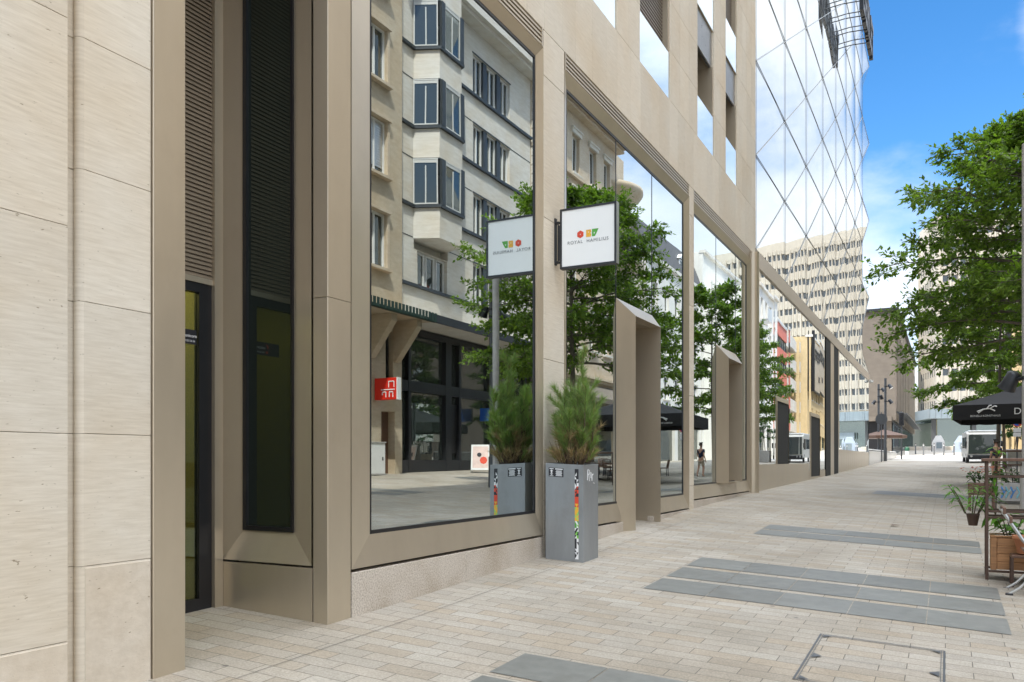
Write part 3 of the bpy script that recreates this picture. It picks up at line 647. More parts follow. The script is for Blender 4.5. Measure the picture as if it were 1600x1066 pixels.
for a, b in zip(joints, joints[1:]):
    mb = MB(); ns = 12; vs_ = []
    for i in range(ns+1):
        u = i/ns; x = XL+.0010*math.sin(math.pi*u); vs_ += [(x, a+.004+(b-a-.008)*u, .45), (x, a+.004+(b-a-.008)*u, 4.33)]
    mb.add(vs_, [(2*i, 2*i+2, 2*i+3, 2*i+1) for i in range(ns)], 0, True); mb.build('mirror_pane', M['farglass'], tower)
mb = MB()
k = 34.7
while k < 48.4: mb.bevbox((-.2, k+.004, -1.0), (XL+.008, k+.86, .448), .004); k += .868
mb.build('ribbed_base', M['bronze'], tower)
mb = MB(); mb.lathe([(.0,-.10),(.09,-.07),(.11,0),(.09,.04)], 14, (.12, 48.7, 4.32)); mb.box((-.02, 48.6, 4.34), (.14, 48.8, 4.40)); o = mb.build('security_camera', M['white']); tag(o, 'small white dome camera on the end of the bronze beam', 'camera')
# parapet continuing beyond the block
pp = thing('glass_parapet', 'low ribbed metal parapet running on past the corner of the mirror-glass block', 'parapet', (0, 0, 0))
mb = MB(); k = 48.95
while k < 76: mb.bevbox((-.12, k+.01, zg(0, k)-.3), (0, k+.88, .55+(k-49)*.004), .006); k += .9
mb.build('panel', M['alu'], pp)
mb = MB(); mb.tube([(-.06, 48.95, .62), (-.06, 76, .72)], .035, 8); mb.build('handrail', M['white'], pp)
# sign letters fixed to the glass near the far corner
rs = thing('roof_sign', 'row of black box letters standing off the glass facade near its far corner', 'sign', (.75, 35.5, 18.0))
mb = MB()
letters = ['L', 'I', 'E', 'H', 'I', 'L', 'E', 'T']; y = 0
for L_ in letters:
    h, w, d = 1.5, .62, .16
    def bx(y0_, y1_, z0_, z1_): mb.box((-.08, y+y0_*w, z0_*h-.0), (.08, y+y1_*w, z1_*h))
    if L_ in 'LEHI': bx(0, .28, 0, 1)
    if L_ in 'LE': bx(.28, 1, 0, .2)
    if L_ == 'E': bx(.28, 1, .8, 1); bx(.28, .85, .42, .6)
    if L_ == 'H': bx(.72, 1, 0, 1); bx(.28, .72, .42, .6)
    if L_ == 'T': bx(.36, .64, 0, .8); bx(0, 1, .8, 1)
    y += w*(.45 if L_ == 'I' else 1)+.1
mb.build('lettering', M['black'], rs)
mb = MB()
for k in range(8): mb.tube([(-.74, .2+k*.62, .5+.5*(k % 2)), (-.08, .2+k*.62, .45+.5*(k % 2))], .022, 6)
mb.build('bracket', M['grey_metal'], rs)
# ------------------------------------------------------------------ buildings across the street (seen in the glass)
XO = 13.88
def win_part(parent, x, y0, y1, z0, z1, frame, pane='winglass', bars=(), t=.07, d=.10, blind=0, name='window'):
    """window in a wall facing -X: frame mesh with its pane as sub-part"""
    mb = MB(); mb.box((x-.0, y0, z0), (x+d, y0+t, z1)); mb.box((x, y1-t, z0), (x+d, y1, z1)); mb.box((x, y0+t, z0), (x+d, y1-t, z0+t)); mb.box((x, y0+t, z1-t), (x+d, y1-t, z1))
    for b in bars:
        yb = y0+(y1-y0)*b; mb.box((x, yb-t*.5, z0+t), (x+d, yb+t*.5, z1-t))
    w = mb.build(name, M[frame], parent)
    g = MB(); g.box((x+d*.6, y0+t, z0+t), (x+d*.75, y1-t, z1-t)); g.build('pane', M[pane], w)
    if blind:
        s = MB(); n = int((z1-z0)*blind/.09)
        for k in range(n): s.box((x+.02, y0+t, z1-.02-(k+1)*.09), (x+.045, y1-t, z1-.02-k*.09-.012))
        s.build('roller_shutter', M['alu'], w)
    return w
def holed_wall(mb, x, depth, y0, y1, z0, z1, holes):
    """wall slab facing -X with rectangular openings (ya, yb, za, zb); cells merged in z-bands"""
    zs = sorted({z0, z1} | {z for h in holes for z in h[2:] if z0 < z < z1})
    for za, zb in zip(zs, zs[1:]):
        cut = sorted((max(y0, h[0]), min(y1, h[1])) for h in holes if h[2] < zb-1e-6 and h[3] > za+1e-6)
        y = y0
        for a, b in cut:
            if a > y: mb.box((x, y, za), (x+depth, a, zb))
            y = max(y, b)
        if y < y1: mb.box((x, y, za), (x+depth, y1, zb))
def core(parent, x, y0, y1, z1, m='void', z0=-1.5):
    mb = MB(); mb.box((x, y0, z0), (x+9, y1, z1)); return mb.build('core', M[m], parent)

# tan stone house with corbelled canopy
b1 = thing('stone_house', 'tan stone house with single windows, roller shutters and a corbelled green canopy over its door', 'building')
X1 = XO-.22; Y0, Y1 = 8.0, 24.6
holes = []; wl = []
for k in range(-1, 5):
    z = 6.75+3.25*k if k >= 0 else None
    if z is None: continue
    for yc in (10.2, 13.2, 16.2, 19.6, 23.1):
        holes.append((yc-.62, yc+.55, z, z+1.95)); wl.append((yc-.62, yc+.55, z, z+1.95, k))
holes += [(23.35, 24.15, -1.2, 1.75), (23.6, 24.05, 2.9, 4.6), (9, 22.5, -1.2, 3.4)]
mb = MB(); holed_wall(mb, X1, .4, Y0, Y1, -1.2, 23.5, holes)
for z in [i*.5 for i in range(-1, 10)]:
    pass
mb.build('wall', M['tan'], b1)
mb = MB()
for (a, b, z0_, z1_, k) in wl:
    mb.box((X1-.20, a-.14, z0_-.10), (X1+.2, b+.14, z0_-.005)); mb.box((X1-.16, a-.12, z1_+.005), (X1+.1, b+.12, z1_+.10)); mb.box((X1-.05, a-.13, z0_), (X1+.1, a-.003, z1_)); mb.box((X1-.05, b+.003, z0_), (X1+.1, b+.13, z1_))
mb.build('window_surrounds', M['beigestone'], b1)
for i, (a, b, z0_, z1_, k) in enumerate(wl): win_part(b1, X1+.10, a, b, z0_, z1_, 'white', 'winglass', (.5,), .07, .1, .85 if (k == 1 and a > 20) else 0)
win_part(b1, X1+.2, 23.6, 24.05, 2.9, 4.6, 'bluedark')
mb = MB(); mb.box((X1+.3, 23.35, -1), (X1+.36, 24.15, 1.75)); mb.build('door', M['darkwood'], b1)
mb = MB(); mb.box((X1+.2, 9, -.5), (X1+.3, 22.5, 3.4)); mb.build('shop_glass', M['winglass'], b1)
mb = MB()
mb.add([(X1, 9.0, 5.0), (X1-1.15, 9.0, 5.0), (X1-1.15, 24.9, 5.0), (X1, 24.9, 5.0), (X1, 9.0, 5.12), (X1-1.15, 9.0, 5.12), (X1-1.15, 24.9, 5.12), (X1, 24.9, 5.12)], [(0,1,2,3),(4,7,6,5),(1,5,6,2),(0,4,5,1),(2,6,7,3)])
mb.build('canopy_slab', M['tan'], b1)
mb = MB(); mb.box((X1-1.28, 9, 4.98), (X1-1.155, 24.95, 5.10))
k = 9.0
while k < 24.9: mb.box((X1-1.30, k, 5.0), (X1-1.285, k+.14, 5.30)); k += .2
mb.build('canopy_edge', mat('green_copper', (.018, .045, .034), .6, .1, .2, 8), b1)
for yc in (16.5, 19.6, 22.75, 24.25):
    mb = MB(); mb.add([(X1, yc-.16, 3.55), (X1-.08, yc-.16, 3.55), (X1-1.0, yc-.16, 4.75), (X1-1.0, yc-.16, 4.99), (X1, yc-.16, 4.99), (X1, yc+.16, 3.55), (X1-.08, yc+.16, 3.55), (X1-1.0, yc+.16, 4.75), (X1-1.0, yc+.16, 4.99), (X1, yc+.16, 4.99)],
        [(0,1,2,3,4), (9,8,7,6,5), (1,6,7,2), (2,7,8,3), (0,5,6,1), (3,8,9,4)]); mb.build('corbel', M['tan'], b1)
core(b1, X1+.4, Y0, Y1-.01, 23.4)
rsn = thing('blade_sign', 'small red lit-looking blade sign with white strokes on the tan stone house', 'sign', (X1, 23.05, 2.1))
mb = MB(); mb.bevbox((-.95, -.11, 0), (-.02, .11, .75), .01); mb.build('sign_box', M['signred'], rsn)
mb = MB(); mb.bevbox((-1.0, -.11, -.01), (-.952, .11, .76), .005); mb.build('white_edge', M['white'], rsn)
mb = MB()
for a, b in (((-.85,.42),(-.85,.62)), ((-.85,.62),(-.62,.62)), ((-.62,.62),(-.62,.42)), ((-.88,.34),(-.3,.34)), ((-.8,.08),(-.8,.26)), ((-.8,.26),(-.65,.26)), ((-.65,.26),(-.65,.08)), ((-.5,.08),(-.5,.26)), ((-.5,.26),(-.35,.26)), ((-.35,.26),(-.35,.16))):
    mb.tube([(a[0], -.113, a[1]), (b[0], -.113, b[1])], .02, 4)
mb.build('white_strokes', M['white_print'], rsn)
ub = thing('utility_cabinet', 'pale grey utility cabinet against the tan stone house beside its door', 'cabinet', (X1-.18, 22.75, zg(X1, 22.75)))
mb = MB(); mb.bevbox((-.16, -.38, .05), (.16, .38, 1.1), .01); mb.build('body', M['white'], ub); mb = MB(); mb.box((-.18, -.40, 0), (.18, .40, .05)); mb.bevbox((-.19, -.41, 1.1), (.19, .41, 1.14), .01); mb.build('plinth_and_lid', M['concrete'], ub); mb = MB(); mb.box((-.175, .2, .5), (-.16, .26, .62)); mb.build('handle', M['grey_metal'], ub)

# pale apartment block with bay windows
b2 = thing('bay_window_block', 'pale stone apartment block with a column of faceted bay windows above a dark glazed shopfront', 'building')
Y0, Y1 = 24.62, 35.45; sills = [6.6, 9.57, 12.54, 15.51]
YB = [(XO, 25.64), (XO-.9, 26.05), (XO-.9, 27.65), (XO, 28.06)]
mb = MB(); holes = [(30.04, 33.40, s+.06, s+1.78) for s in sills]+[(25.66, 28.04, 8.0, 18.6), (25.9, 28.0, 6.66, 7.99)]
holed_wall(mb, XO, .35, Y0, Y1, 5.2, 18.7, holes)
# horizontal shadow joints
mb.build('wall', M['pale'], b2)
mb = MB(); mb.box((XO+.36, Y0+.01, -1.2), (XO+9, Y1-.01, 18.7)); mb.build('core', M['pale'], b2)
def bay_poly(off=0., back=.3):
    o = off; return [(XO+back, 25.64-o*.6), (XO-.0-o*.0, 25.64-o*.9), (XO-.9-o, 26.05-o*.45), (XO-.9-o, 27.65+o*.45), (XO-.0, 28.06+o*.9), (XO+back, 28.06+o*.6)]
mb = MB()
for s in sills[1:]:
    mb.prism(bay_poly()[::-1], s-1.19, s-.06)
mb.prism(bay_poly()[::-1], sills[3]+1.84, 18.3)
mb.build('bay_spandrel', M['pale'], b2)
mb = MB()
for s in sills:
    mb.box((XO-.12, Y0, s-.06), (XO+.02, 25.60, s+.055)); mb.box((XO-.12, 28.10, s-.06), (XO+.02, Y1, s+.055))
    if s > 7: mb.prism(bay_poly(.11, .1)[::-1], s-.06, s+.055)
    else: mb.box((XO-.12, 25.6, s-.06), (XO+.02, 28.1, s+.055))
    mb.box((XO-.02, 29.98, s+1.785), (XO+.1, 33.46, s+1.84))
    if s > 7: mb.prism(bay_poly(.03, .1)[::-1], s+1.77, s+1.82)
mb.build('sill_band', M['bluedark'], b2)
mb = MB()
for s in sills[:3]:
    mb.box((XO-.012, Y0, s+1.80), (XO-.001, 25.6, s+1.83)); mb.box((XO-.012, 28.1, s+1.80), (XO-.001, 29.9, s+1.83)); mb.box((XO-.012, 33.5, s+1.80), (XO-.001, Y1, s+1.83))
mb.build('string_line', M['bluedark'], b2)
def facet_window(p, q, z0_, z1_, frac=(0.02, .62), post=True):
    p, q = Vector((p[0], p[1], 0)), Vector((q[0], q[1], 0)); L = (q-p).length; ang = math.atan2(q.y-p.y, q.x-p.x)
    T = Matrix.Translation((p.x, p.y, 0)) @ Matrix.Rotation(ang, 4, 'Z')
    a, b = L*frac[0], L*frac[1]; t = .045; mb = MB()
    mb.box((a, -.10, z0_), (a+t, 0, z1_)); mb.box((b-t, -.10, z0_), (b, 0, z1_)); mb.box((a+t, -.10, z0_), (b-t, 0, z0_+t)); mb.box((a+t, -.10, z1_-t), (b-t, 0, z1_)); mb.box((a+t, -.09, z1_-.16), (b-t, -.02, z1_-t))
    if b-a > .9: mb.box(((a+b)/2-t/2, -.1, z0_+t), ((a+b)/2+t/2, 0, z1_-.26))
    w = mb.xform(T).build('bay_window', M['alu_white'], b2)
    g = MB(); g.box((a+t, -.07, z0_+t), (b-t, -.06, z1_-.16)); g.xform(T).build('pane', M['winglass'], w)
    pm = MB()
    if b < L-.05: pm.box((b, -.12, z0_), (L, .0, z1_))
    if a > .05: pm.box((0, -.12, z0_), (a, .0, z1_))
    if pm.v: pm.xform(T).build('bay_post', M['bluedark'], b2)
for s in sills[1:]:
    facet_window((XO-.9, 26.05), YB[0], s+.06, s+1.77, (.05, .99)); facet_window((XO-.9, 27.65), (XO-.9, 26.05), s+.06, s+1.77, (.16, .84)); facet_window((XO, 28.06), (XO-.9, 27.65), s+.06, s+1.77, (.1, .9))
for s in sills:
    for a, b in ((30.06, 30.95), (31.28, 32.17), (32.5, 33.38)): win_part(b2, XO+.12, a, b, s+.07, s+1.77, 'white', 'winglass', (.5,), .06)
    for a in (30.96, 32.18):
        mb = MB(); mb.box((XO+.02, a, s+.065), (XO+.2, a+.31, s+1.775)); mb.build('window_post', M['bluedark'], b2)
for a in (25.95, 26.65, 27.35): win_part(b2, XO+.12, a, a+.6, 6.68, 7.97, 'white', 'winglass', (), .06)
mb = MB(); mb.box((XO-.55, Y0-.02, 18.30), (XO+.4, Y1, 18.46)); mb.box((XO-.75, Y0-.05, 18.46), (XO+.4, Y1, 18.72)); mb.build('cornice', M['pale'], b2)
mb = MB(); mb.box((XO+1.6, Y0, 18.72), (XO+8, Y1-.4, 21.6)); mb.box((XO+1.0, Y0, 21.6), (XO+8, Y1-.2, 21.8)); mb.build('attic', M['tan'], b2)
for a in (26.2, 28.6, 31.0, 33.2): win_part(b2, XO+1.5, a, a+1.5, 19.0, 21.2, 'white', 'winglass', (.5,))
mb = MB(); mb.box((XO-.60, Y0, 19.4), (XO-.55, Y1, 19.44)); k = Y0
while k < Y1: mb.box((XO-.59, k, 18.72), (XO-.56, k+.03, 19.4)); k += .14
mb.build('roof_railing', M['white'], b2)
# dark shopfront
mb = MB(); mb.box((XO-1.35, Y0+.05, 5.02), (XO, Y1-.05, 5.2)); mb.build('shop_canopy', M['pale'], b2)
mb = MB(); mb.box((XO-1.42, Y0+.05, 5.0), (XO-1.355, Y1-.05, 5.3)); mb.build('canopy_fascia', M['dark_metal'], b2)
mb = MB(); mb.box((XO+.05, Y0+.02, 2.62), (XO+.35, Y1-.02, 3.02)); mb.box((XO+.05, Y0+.02, 4.75), (XO+.35, Y1-.02, 5.0)); mb.box((XO+.05, Y0+.02, -1), (XO+.35, Y1-.02, .02))
for a in (24.64, 25.4, 28.0, 29.0, 31.6, 32.4, 35.0): mb.box((XO+.04, a, -.5), (XO+.34, a+.42 if a in (28.0, 31.6) else a+.16, 4.9))
mb.build('shopfront_frame', M['dark_metal'], b2)
for a, b in ((24.8, 25.4), (25.56, 28.0), (28.42, 29.0), (29.16, 31.6), (32.02, 32.4), (32.56, 35.0)):
    for za, zb in ((.02, 2.62), (3.02, 4.75)):
        mb = MB(); mb.box((XO+.22, a, za), (XO+.24, b, zb)); mb.build('shop_pane', M['winglass'], b2)
mb = MB(); mb.box((XO+.15, 26.0, .75), (XO+.2, 27.7, 2.2)); mb.build('poster_screen', M['greenglass'], b2)
mb = MB(); mb.box((XO+.14, 28.45, .3), (XO+.2, 29.0, 2.3)); mb.build('menu_board', M['black'], b2)
bl = tag(None or (lambda: (MB().box((XO-.7, 30.6, 1.7), (XO-.0, 30.75, 2.25))).build('blade_sign', mat('blue_sign', (.02, .10, .42), .4, 0, .04, 3)))(), 'small plain blue blade sign on the dark shopfront of the bay window block', 'sign')
# baroque corner house with turret
b3 = thing('turret_house', 'beige ornate corner house with heavy cornice and round corner turret', 'building')
Y0, Y1 = 35.5, 47.0
holes = []; wl = []
for k in range(4):
    for yc in (38.6, 41.0, 43.4, 45.6): holes.append((yc-.5, yc+.5, 6.2+3.1*k, 8.3+3.1*k))
mb = MB(); holed_wall(mb, XO, .4, Y0, Y1, 4.4, 19.0, holes); mb.box((XO, Y0, 2.9), (XO+.4, Y1, 4.4)); mb.build('wall', M['beigestone'], b3)
for h in holes: win_part(b3, XO+.2, *h, 'white', 'winglass', (.5,))
mb = MB()
for h in holes:
    mb.box((XO-.18, h[0]-.15, h[2]-.12), (XO+.1, h[1]+.15, h[2]-.004)); mb.box((XO-.10, h[0]-.15, h[3]+.004), (XO+.1, h[1]+.15, h[3]+.22)); mb.box((XO-.16, h[0]-.2, h[3]+.22), (XO+.1, h[1]+.2, h[3]+.30))
z = 4.6
while z < 18.6:
    mb.bevbox((XO-.12, Y0+.05, z+.015), (XO+.02, Y0+1.15, z+.42), .02); z += .44
mb.build('stone_trim', M['pale'], b3)
mb = MB()
for z, o in ((4.4, .25), (4.55, .4), (9.0, .18), (15.2, .2), (18.6, .45), (18.8, .75), (19.0, 1.0)): mb.box((XO-o, Y0, z), (XO+.3, Y1+.3, z+.14 if z < 18.7 else z+.20))
mb.build('cornice', M['beigestone'], b3)
mb = MB(); mb.add([(XO-.7, Y0, 19.2), (XO-.7, Y1, 19.2), (XO+2.4, Y1, 22.6), (XO+2.4, Y0, 22.6), (XO+9, Y0, 22.8), (XO+9, Y1, 22.8)], [(0,3,2,1), (3,4,5,2)]); mb.build('roof', M['slateroof'], b3)
core(b3, XO+.4, Y0+.01, Y1+2.5, 19.0, 'beigestone')
TC = (XO+2.0, 48.6)
mb = MB(); mb.lathe([(2.25, -1), (2.25, 4.4), (2.5, 4.5), (2.5, 4.65), (2.25, 4.7), (2.25, 8.9), (2.42, 9.0), (2.42, 9.15), (2.25, 9.2), (2.25, 15.9), (2.45, 16.1), (2.9, 16.5), (3.05, 16.7), (3.05, 16.9), (2.6, 17.0)], 32, (TC[0], TC[1], 0)); mb.build('turret', M['beigestone'], b3)
mb = MB(); mb.lathe([(2.6, 17.0), (1.9, 17.35), (.02, 17.6)], 28, (TC[0], TC[1], 0)); mb.build('turret_roof', M['slateroof'], b3)
for k in range(3):
    for a in (150, 185, 215, 245):
        mb = MB(); mb.box((2.2, -.42, 5.6+3.15*k), (2.32, .42, 7.9+3.15*k)); mb.xform(Matrix.Translation((TC[0], TC[1], 0)) @ Matrix.Rotation(R(a), 4, 'Z')); mb.build('turret_window', M['winglass'], b3)
for z in (8.7, 12.2):
    mb = MB(); mb.lathe([(2.3, z-.6), (3.0, z-.1), (3.1, z), (2.3, z)], 26, (TC[0], TC[1], 0)); mb.build('balcony', M['beigestone'], b3)
    mb = MB(); mb.lathe([(3.04, z+.78), (3.08, z+.78), (3.08, z+.83), (3.04, z+.83)], 26, (TC[0], TC[1], 0))
    for k in range(40): mb.tube([(TC[0]+3.06*math.cos(k*.157), TC[1]+3.06*math.sin(k*.157), z), (TC[0]+3.06*math.cos(k*.157), TC[1]+3.06*math.sin(k*.157), z+.8)], .014, 4)
    mb.build('balcony_railing', M['grey_metal'], b3)
mb = MB(); mb.box((XO+.1, Y0, -1), (XO+.3, 46.6, 2.9)); mb.build('shop_glass', M['winglass'], b3)
mb = MB(); mb.box((XO-.15, Y0, 2.5), (XO+.2, 46.8, 4.2)); mb.build('shop_fascia', M['brownfin'], b3)
mb = MB(); mb.add([(XO-.1, 36.2, 4.25), (XO-.1, 46.4, 4.25), (XO-1.7, 46.4, 3.3), (XO-1.7, 36.2, 3.3), (XO-1.7, 46.4, 3.05), (XO-1.7, 36.2, 3.05)], [(0,3,2,1), (3,5,4,2)]); mb.build('awning', M['brownstone'], b3)
# white mansard house
def plain_house(name, label, x, y0, y1, z1, wallm, wins, rows, sill=None, ww=1.0, wh=1.7, frame='white', extra=None, z0=-1.5, gf=3.3):
    b = thing(name, label, 'building'); hs = []
    for z in rows:
        for yc in wins: hs.append((yc-ww/2, yc+ww/2, z, z+wh))
    mb = MB(); holed_wall(mb, x, .35, y0, y1, gf, z1, hs); mb.box((x, y0, gf-.5), (x+.35, y1, gf)); mb.box((x, y0, z0), (x+.35, y0+.5, gf-.5)); mb.box((x, y1-.5, z0), (x+.35, y1, gf-.5)); mb.box((x, (y0+y1)/2-.4, z0), (x+.35, (y0+y1)/2+.4, gf-.5)); mb.build('wall', M[wallm], b)
    for h in hs: win_part(b, x+.16, *h, frame, 'winglass', (.5,) if ww > .8 else ())
    mb = MB()
    for h in hs: mb.box((x-.08, h[0]-.08, h[2]-.09), (x+.05, h[1]+.08, h[2]-.004))
    mb.box((x-.25, y0-.05, z1-.1), (x+.3, y1+.05, z1+.14)); mb.build('sills_and_cornice', M['pale'], b)
    mb = MB(); mb.box((x+.2, y0, z0), (x+.25, y1, gf-.5)); mb.build('shop_glass', M['winglass'], b)
    core(b, x+.36, y0+.01, y1-.01, z1, wallm, z0); return b
b4 = plain_house('mansard_house', 'white house with a grey slate mansard roof, skylight and dormer beyond the turret house', XO+.1, 53.0, 67.0, 13.9, 'renderwhite', (55, 57.6, 60.2, 62.8, 65.4), (4.4, 7.6, 10.7), ww=1.25)
mb = MB(); x = XO+.1; mb.add([(x-.1, 52.9, 14.05), (x-.1, 67.1, 14.05), (x+.9, 67.1, 16.7), (x+.9, 52.9, 16.7), (x+5, 52.9, 17.9), (x+5, 67.1, 17.9)], [(0,3,2,1), (3,4,5,2), (0, 4, 3)]); mb.build('roof', M['slateroof'], b4)
for yc in (62.6,):
    mb = MB(); mb.box((x+.3, yc-.8, 14.06), (x+2.0, yc+.8, 15.55)); mb.add([(x+.2, yc-.95, 15.55), (x+.2, yc+.95, 15.55), (x+.2, yc, 16.05), (x+2.4, yc-.95, 15.55), (x+2.4, yc+.95, 15.55), (x+2.4, yc, 16.05)], [(0,1,2), (0,2,5,3), (1,4,5,2)]); d = mb.build('dormer', M['white'], b4)
    g = MB(); g.box((x+.27, yc-.55, 14.25), (x+.295, yc+.55, 15.4)); g.build('pane', M['winglass'], d)
mb = MB(); mb.box((x+.45, 54.2, 15.1), (x+1.1, 55.4, 15.5)); mb.build('skylight', M['alu'], b4)
b5 = plain_house('white_house', 'long plain white house with small windows beside the mansard house', XO, 67.1, 84.5, 17.2, 'renderwhite', (69, 71.6, 74.2, 76.8, 79.4, 82), (4.2, 7.1, 10.0, 12.6), ww=.95, wh=1.6)
b6 = plain_house('tall_white_house', 'tall narrow white house with balconies next to the salmon panelled house', 9.75, 67.5, 75.7, 14.2, 'renderwhite', (69.2, 71.6, 74.0), (4.1, 6.6, 9.1, 11.6), ww=1.1, wh=1.8)
for z in (6.5, 11.5):
    mb = MB(); mb.box((8.9, 68.4, z-.15), (9.74, 70.2, z)); mb.box((8.9, 68.4, z), (8.95, 70.2, z+.9)); mb.build('balcony', M['alu'], b6)
b7 = thing('panelled_house', 'narrow house with salmon red spandrel panels between dark window strips', 'building')
mb = MB(); mb.box((9.7, 75.8, 2.9), (10.0, 82.2, 3.6))
for k in range(4): mb.box((9.7, 75.8, 5.0+2.1*k), (10.0, 82.2, 6.1+2.1*k))
mb.build('spandrel', M['redpanel'], b7)
for k in range(4):
    mb = MB(); z = 3.6 if k == 0 else 6.1+2.1*(k-1); zz = 5.0 if k == 0 else z+1.0
    mb.box((9.82, 75.8, z), (9.9, 82.2, zz)); f = mb.build('window', M['winglass'], b7)
    p = MB()
    for c in range(5): p.box((9.76, 75.8+c*1.58, z), (9.82, 75.9+c*1.58, zz))
    p.build('frame', M['dark_metal'], f)
mb = MB(); mb.box((9.8, 75.8, -1), (9.9, 82.2, 3.0)); mb.build('shop_glass', M['winglass'], b7); mb = MB(); mb.box((9.6, 75.75, 12.4), (14, 82.2, 12.65)); mb.build('roof', M['alu'], b7); core(b7, 10.0, 75.81, 82.19, 12.4)
b8 = thing('balcony_block', 'white corner block wrapped by stacked pale balcony parapets', 'building')
mb = MB(); mb.box((11.4, 82.3, -1), (18, 92.7, 14.4)); mb.build('wall', M['renderwhite'], b8)
for k in range(5):
    z = 3.2+2.15*k
    mb = MB(); mb.box((10.4, 82.3, z-.2), (11.4, 92.7, z)); mb.box((10.4, 82.3, z), (10.5, 92.7, z+.95)); mb.box((10.5, 82.3, z), (11.4, 82.4, z+.95)); mb.build('balcony', M['pale'], b8)
    for c in range(4): win_part(b8, 11.3, 82.9+c*2.45, 84.7+c*2.45, z+.1, z+1.75, 'white', 'winglass', (.5,))
mb = MB(); mb.box((11.3, 82.6, -.5), (11.38, 92.4, 2.9)); mb.build('shop_glass', M['winglass'], b8)
b9 = plain_house('yellow_house', 'ochre yellow stone house at the far corner behind the trees', 9.3, 93.0, 110, 13.4, 'yellowstone', (94.6, 97, 99.4, 101.8, 104.2, 106.6, 108.8), (4.2, 6.6, 9.0, 11.2), ww=1.0, wh=1.5, z0=0)
sg = thing('shop_billboard', 'tan billboard with a row of dark letter blocks on the ochre yellow house', 'billboard', (8.9, 93.4, 7.6))
mb = MB(); mb.bevbox((-.08, 0, 0), (.3, 10.6, 5.2), .01); mb.build('board', M['tan'], sg); mb = MB(); mb.box((-.12, -.25, -.1), (.34, -.003, 6.4)); mb.box((-.10, 0, -.12), (.3, 10.6, -.003)); mb.build('edge', M['black'], sg)
TX = Matrix.Translation((-.12, 10.2, 3.3)) @ Matrix.Rotation(R(-90), 4, 'Z') @ FRONT
text('lettering', 'PIERRE BERTE', M['black'], sg, 1.75, TX, .03, spacing=.92)
TX = Matrix.Translation((-.12, 6.2, 1.2)) @ Matrix.Rotation(R(-90), 4, 'Z') @ FRONT
text('small_lettering', 'PARIS', M['black'], sg, .85, TX, .03)

# ------------------------------------------------------------------ far end of the street
br = thing('brown_stone_building', 'brown stone building with closely spaced vertical fins at the end of the street', 'building')
BX, BY0, BY1, BT = -.24, 80, 129, 13.3
mb = MB(); mb.box((-24, BY0, 0), (BX-.35, BY1, BT)); mb.box((BX-.35, BY0, 3.6), (BX, BY0+.8, BT)); mb.build('wall', M['brownstone'], br)
mb = MB(); k = BY0+1.6
while k < BY1: mb.box((BX-.35, k-.45, 3.7), (BX, k+.45, BT-1.5)); k += 3.9
mb.box((BX-.36, BY0+.8, BT-1.5), (BX-.02, BY1, BT)); mb.build('fins', M['brownfin'], br)
mb = MB(); mb.box((BX-.33, BY0+.8, 3.6), (BX-.3, BY1, BT-1.5)); mb.build('glazing', M['officeglass'], br)
mb = MB(); mb.box((-24.2, BY0-.25, BT), (BX+.25, BY1, BT+.22)); mb.build('roof_edge', M['dark_metal'], br)
k = BY0+2.4
for i in range(12):
    mb = MB(); mb.box((BX-.06, k, BT-1.15), (BX-.01, k+.5, BT-.75)); mb.build('vent_window', M['black'], br); k += 3.1
mb = MB(); mb.add([(BX, BY0+1, 4.3), (BX, BY1-4, 4.3), (BX+.9, BY1-4, 4.1), (BX+.9, BY0+1, 4.1), (BX, BY0+1, 4.42), (BX, BY1-4, 4.42), (BX+.9, BY1-4, 4.22), (BX+.9, BY0+1, 4.22)], [(0,1,2,3), (4,7,6,5), (2,6,7,3), (0,3,7,4), (1,5,6,2)]); mb.build('canopy', M['grey_metal'], br)
mb = MB(); mb.box((BX-.3, BY0+.5, .5), (BX-.26, BY1, 3.5)); mb.build('shop_glass', M['officeglass'], br)
mb = MB(); mb.box((-6.4, BY0-.06, .2), (-1.2, BY0-.01, 3.5)); mb.build('entrance', M['black'], br)
mb = MB(); mb.box((-7, BY0-.9, 3.5), (BX-.3, BY0, 3.9)); mb.build('entrance_canopy', M['brownstone'], br)
wt = thing('white_tower', 'white office building with green-tinted windows showing above the brown stone building', 'building')
mb = MB(); mb.box((-16, 141, 0), (-2.85, 200, 22.6)); mb.box((-9, 142, 22.6), (-4.2, 160, 24)); mb.build('wall', M['renderwhite'], wt)
for r in range(6):
    for c in range(3):
        mb = MB(); mb.box((-8.6+c*1.9, 140.95, 8.6+r*2.3), (-7.2+c*1.9, 141.02, 10.2+r*2.3)); mb.build('window', M['greenglass'], wt)
for r in range(7):
    mb = MB(); mb.box((-2.9, 142, 6+r*2.3), (-2.8, 199, 7.2+r*2.3)); mb.build('window_strip', M['officeglass'], wt)
ds = thing('distant_house', 'pale houses closing the narrow gap between the brown building and the cream office block', 'building')
mb = MB(); mb.box((-3, 205, 0), (6, 212, 15)); mb.box((-3.2, 204.7, 15), (6, 212, 15.5)); mb.build('wall', M['pale'], ds)
for r in range(5):
    for c in range(5):
        mb = MB(); mb.box((-1.6+c*1.5, 204.95, 3.5+r*2.3), (-.8+c*1.5, 205.01, 4.9+r*2.3)); mb.build('window', M['officeglass'], ds)
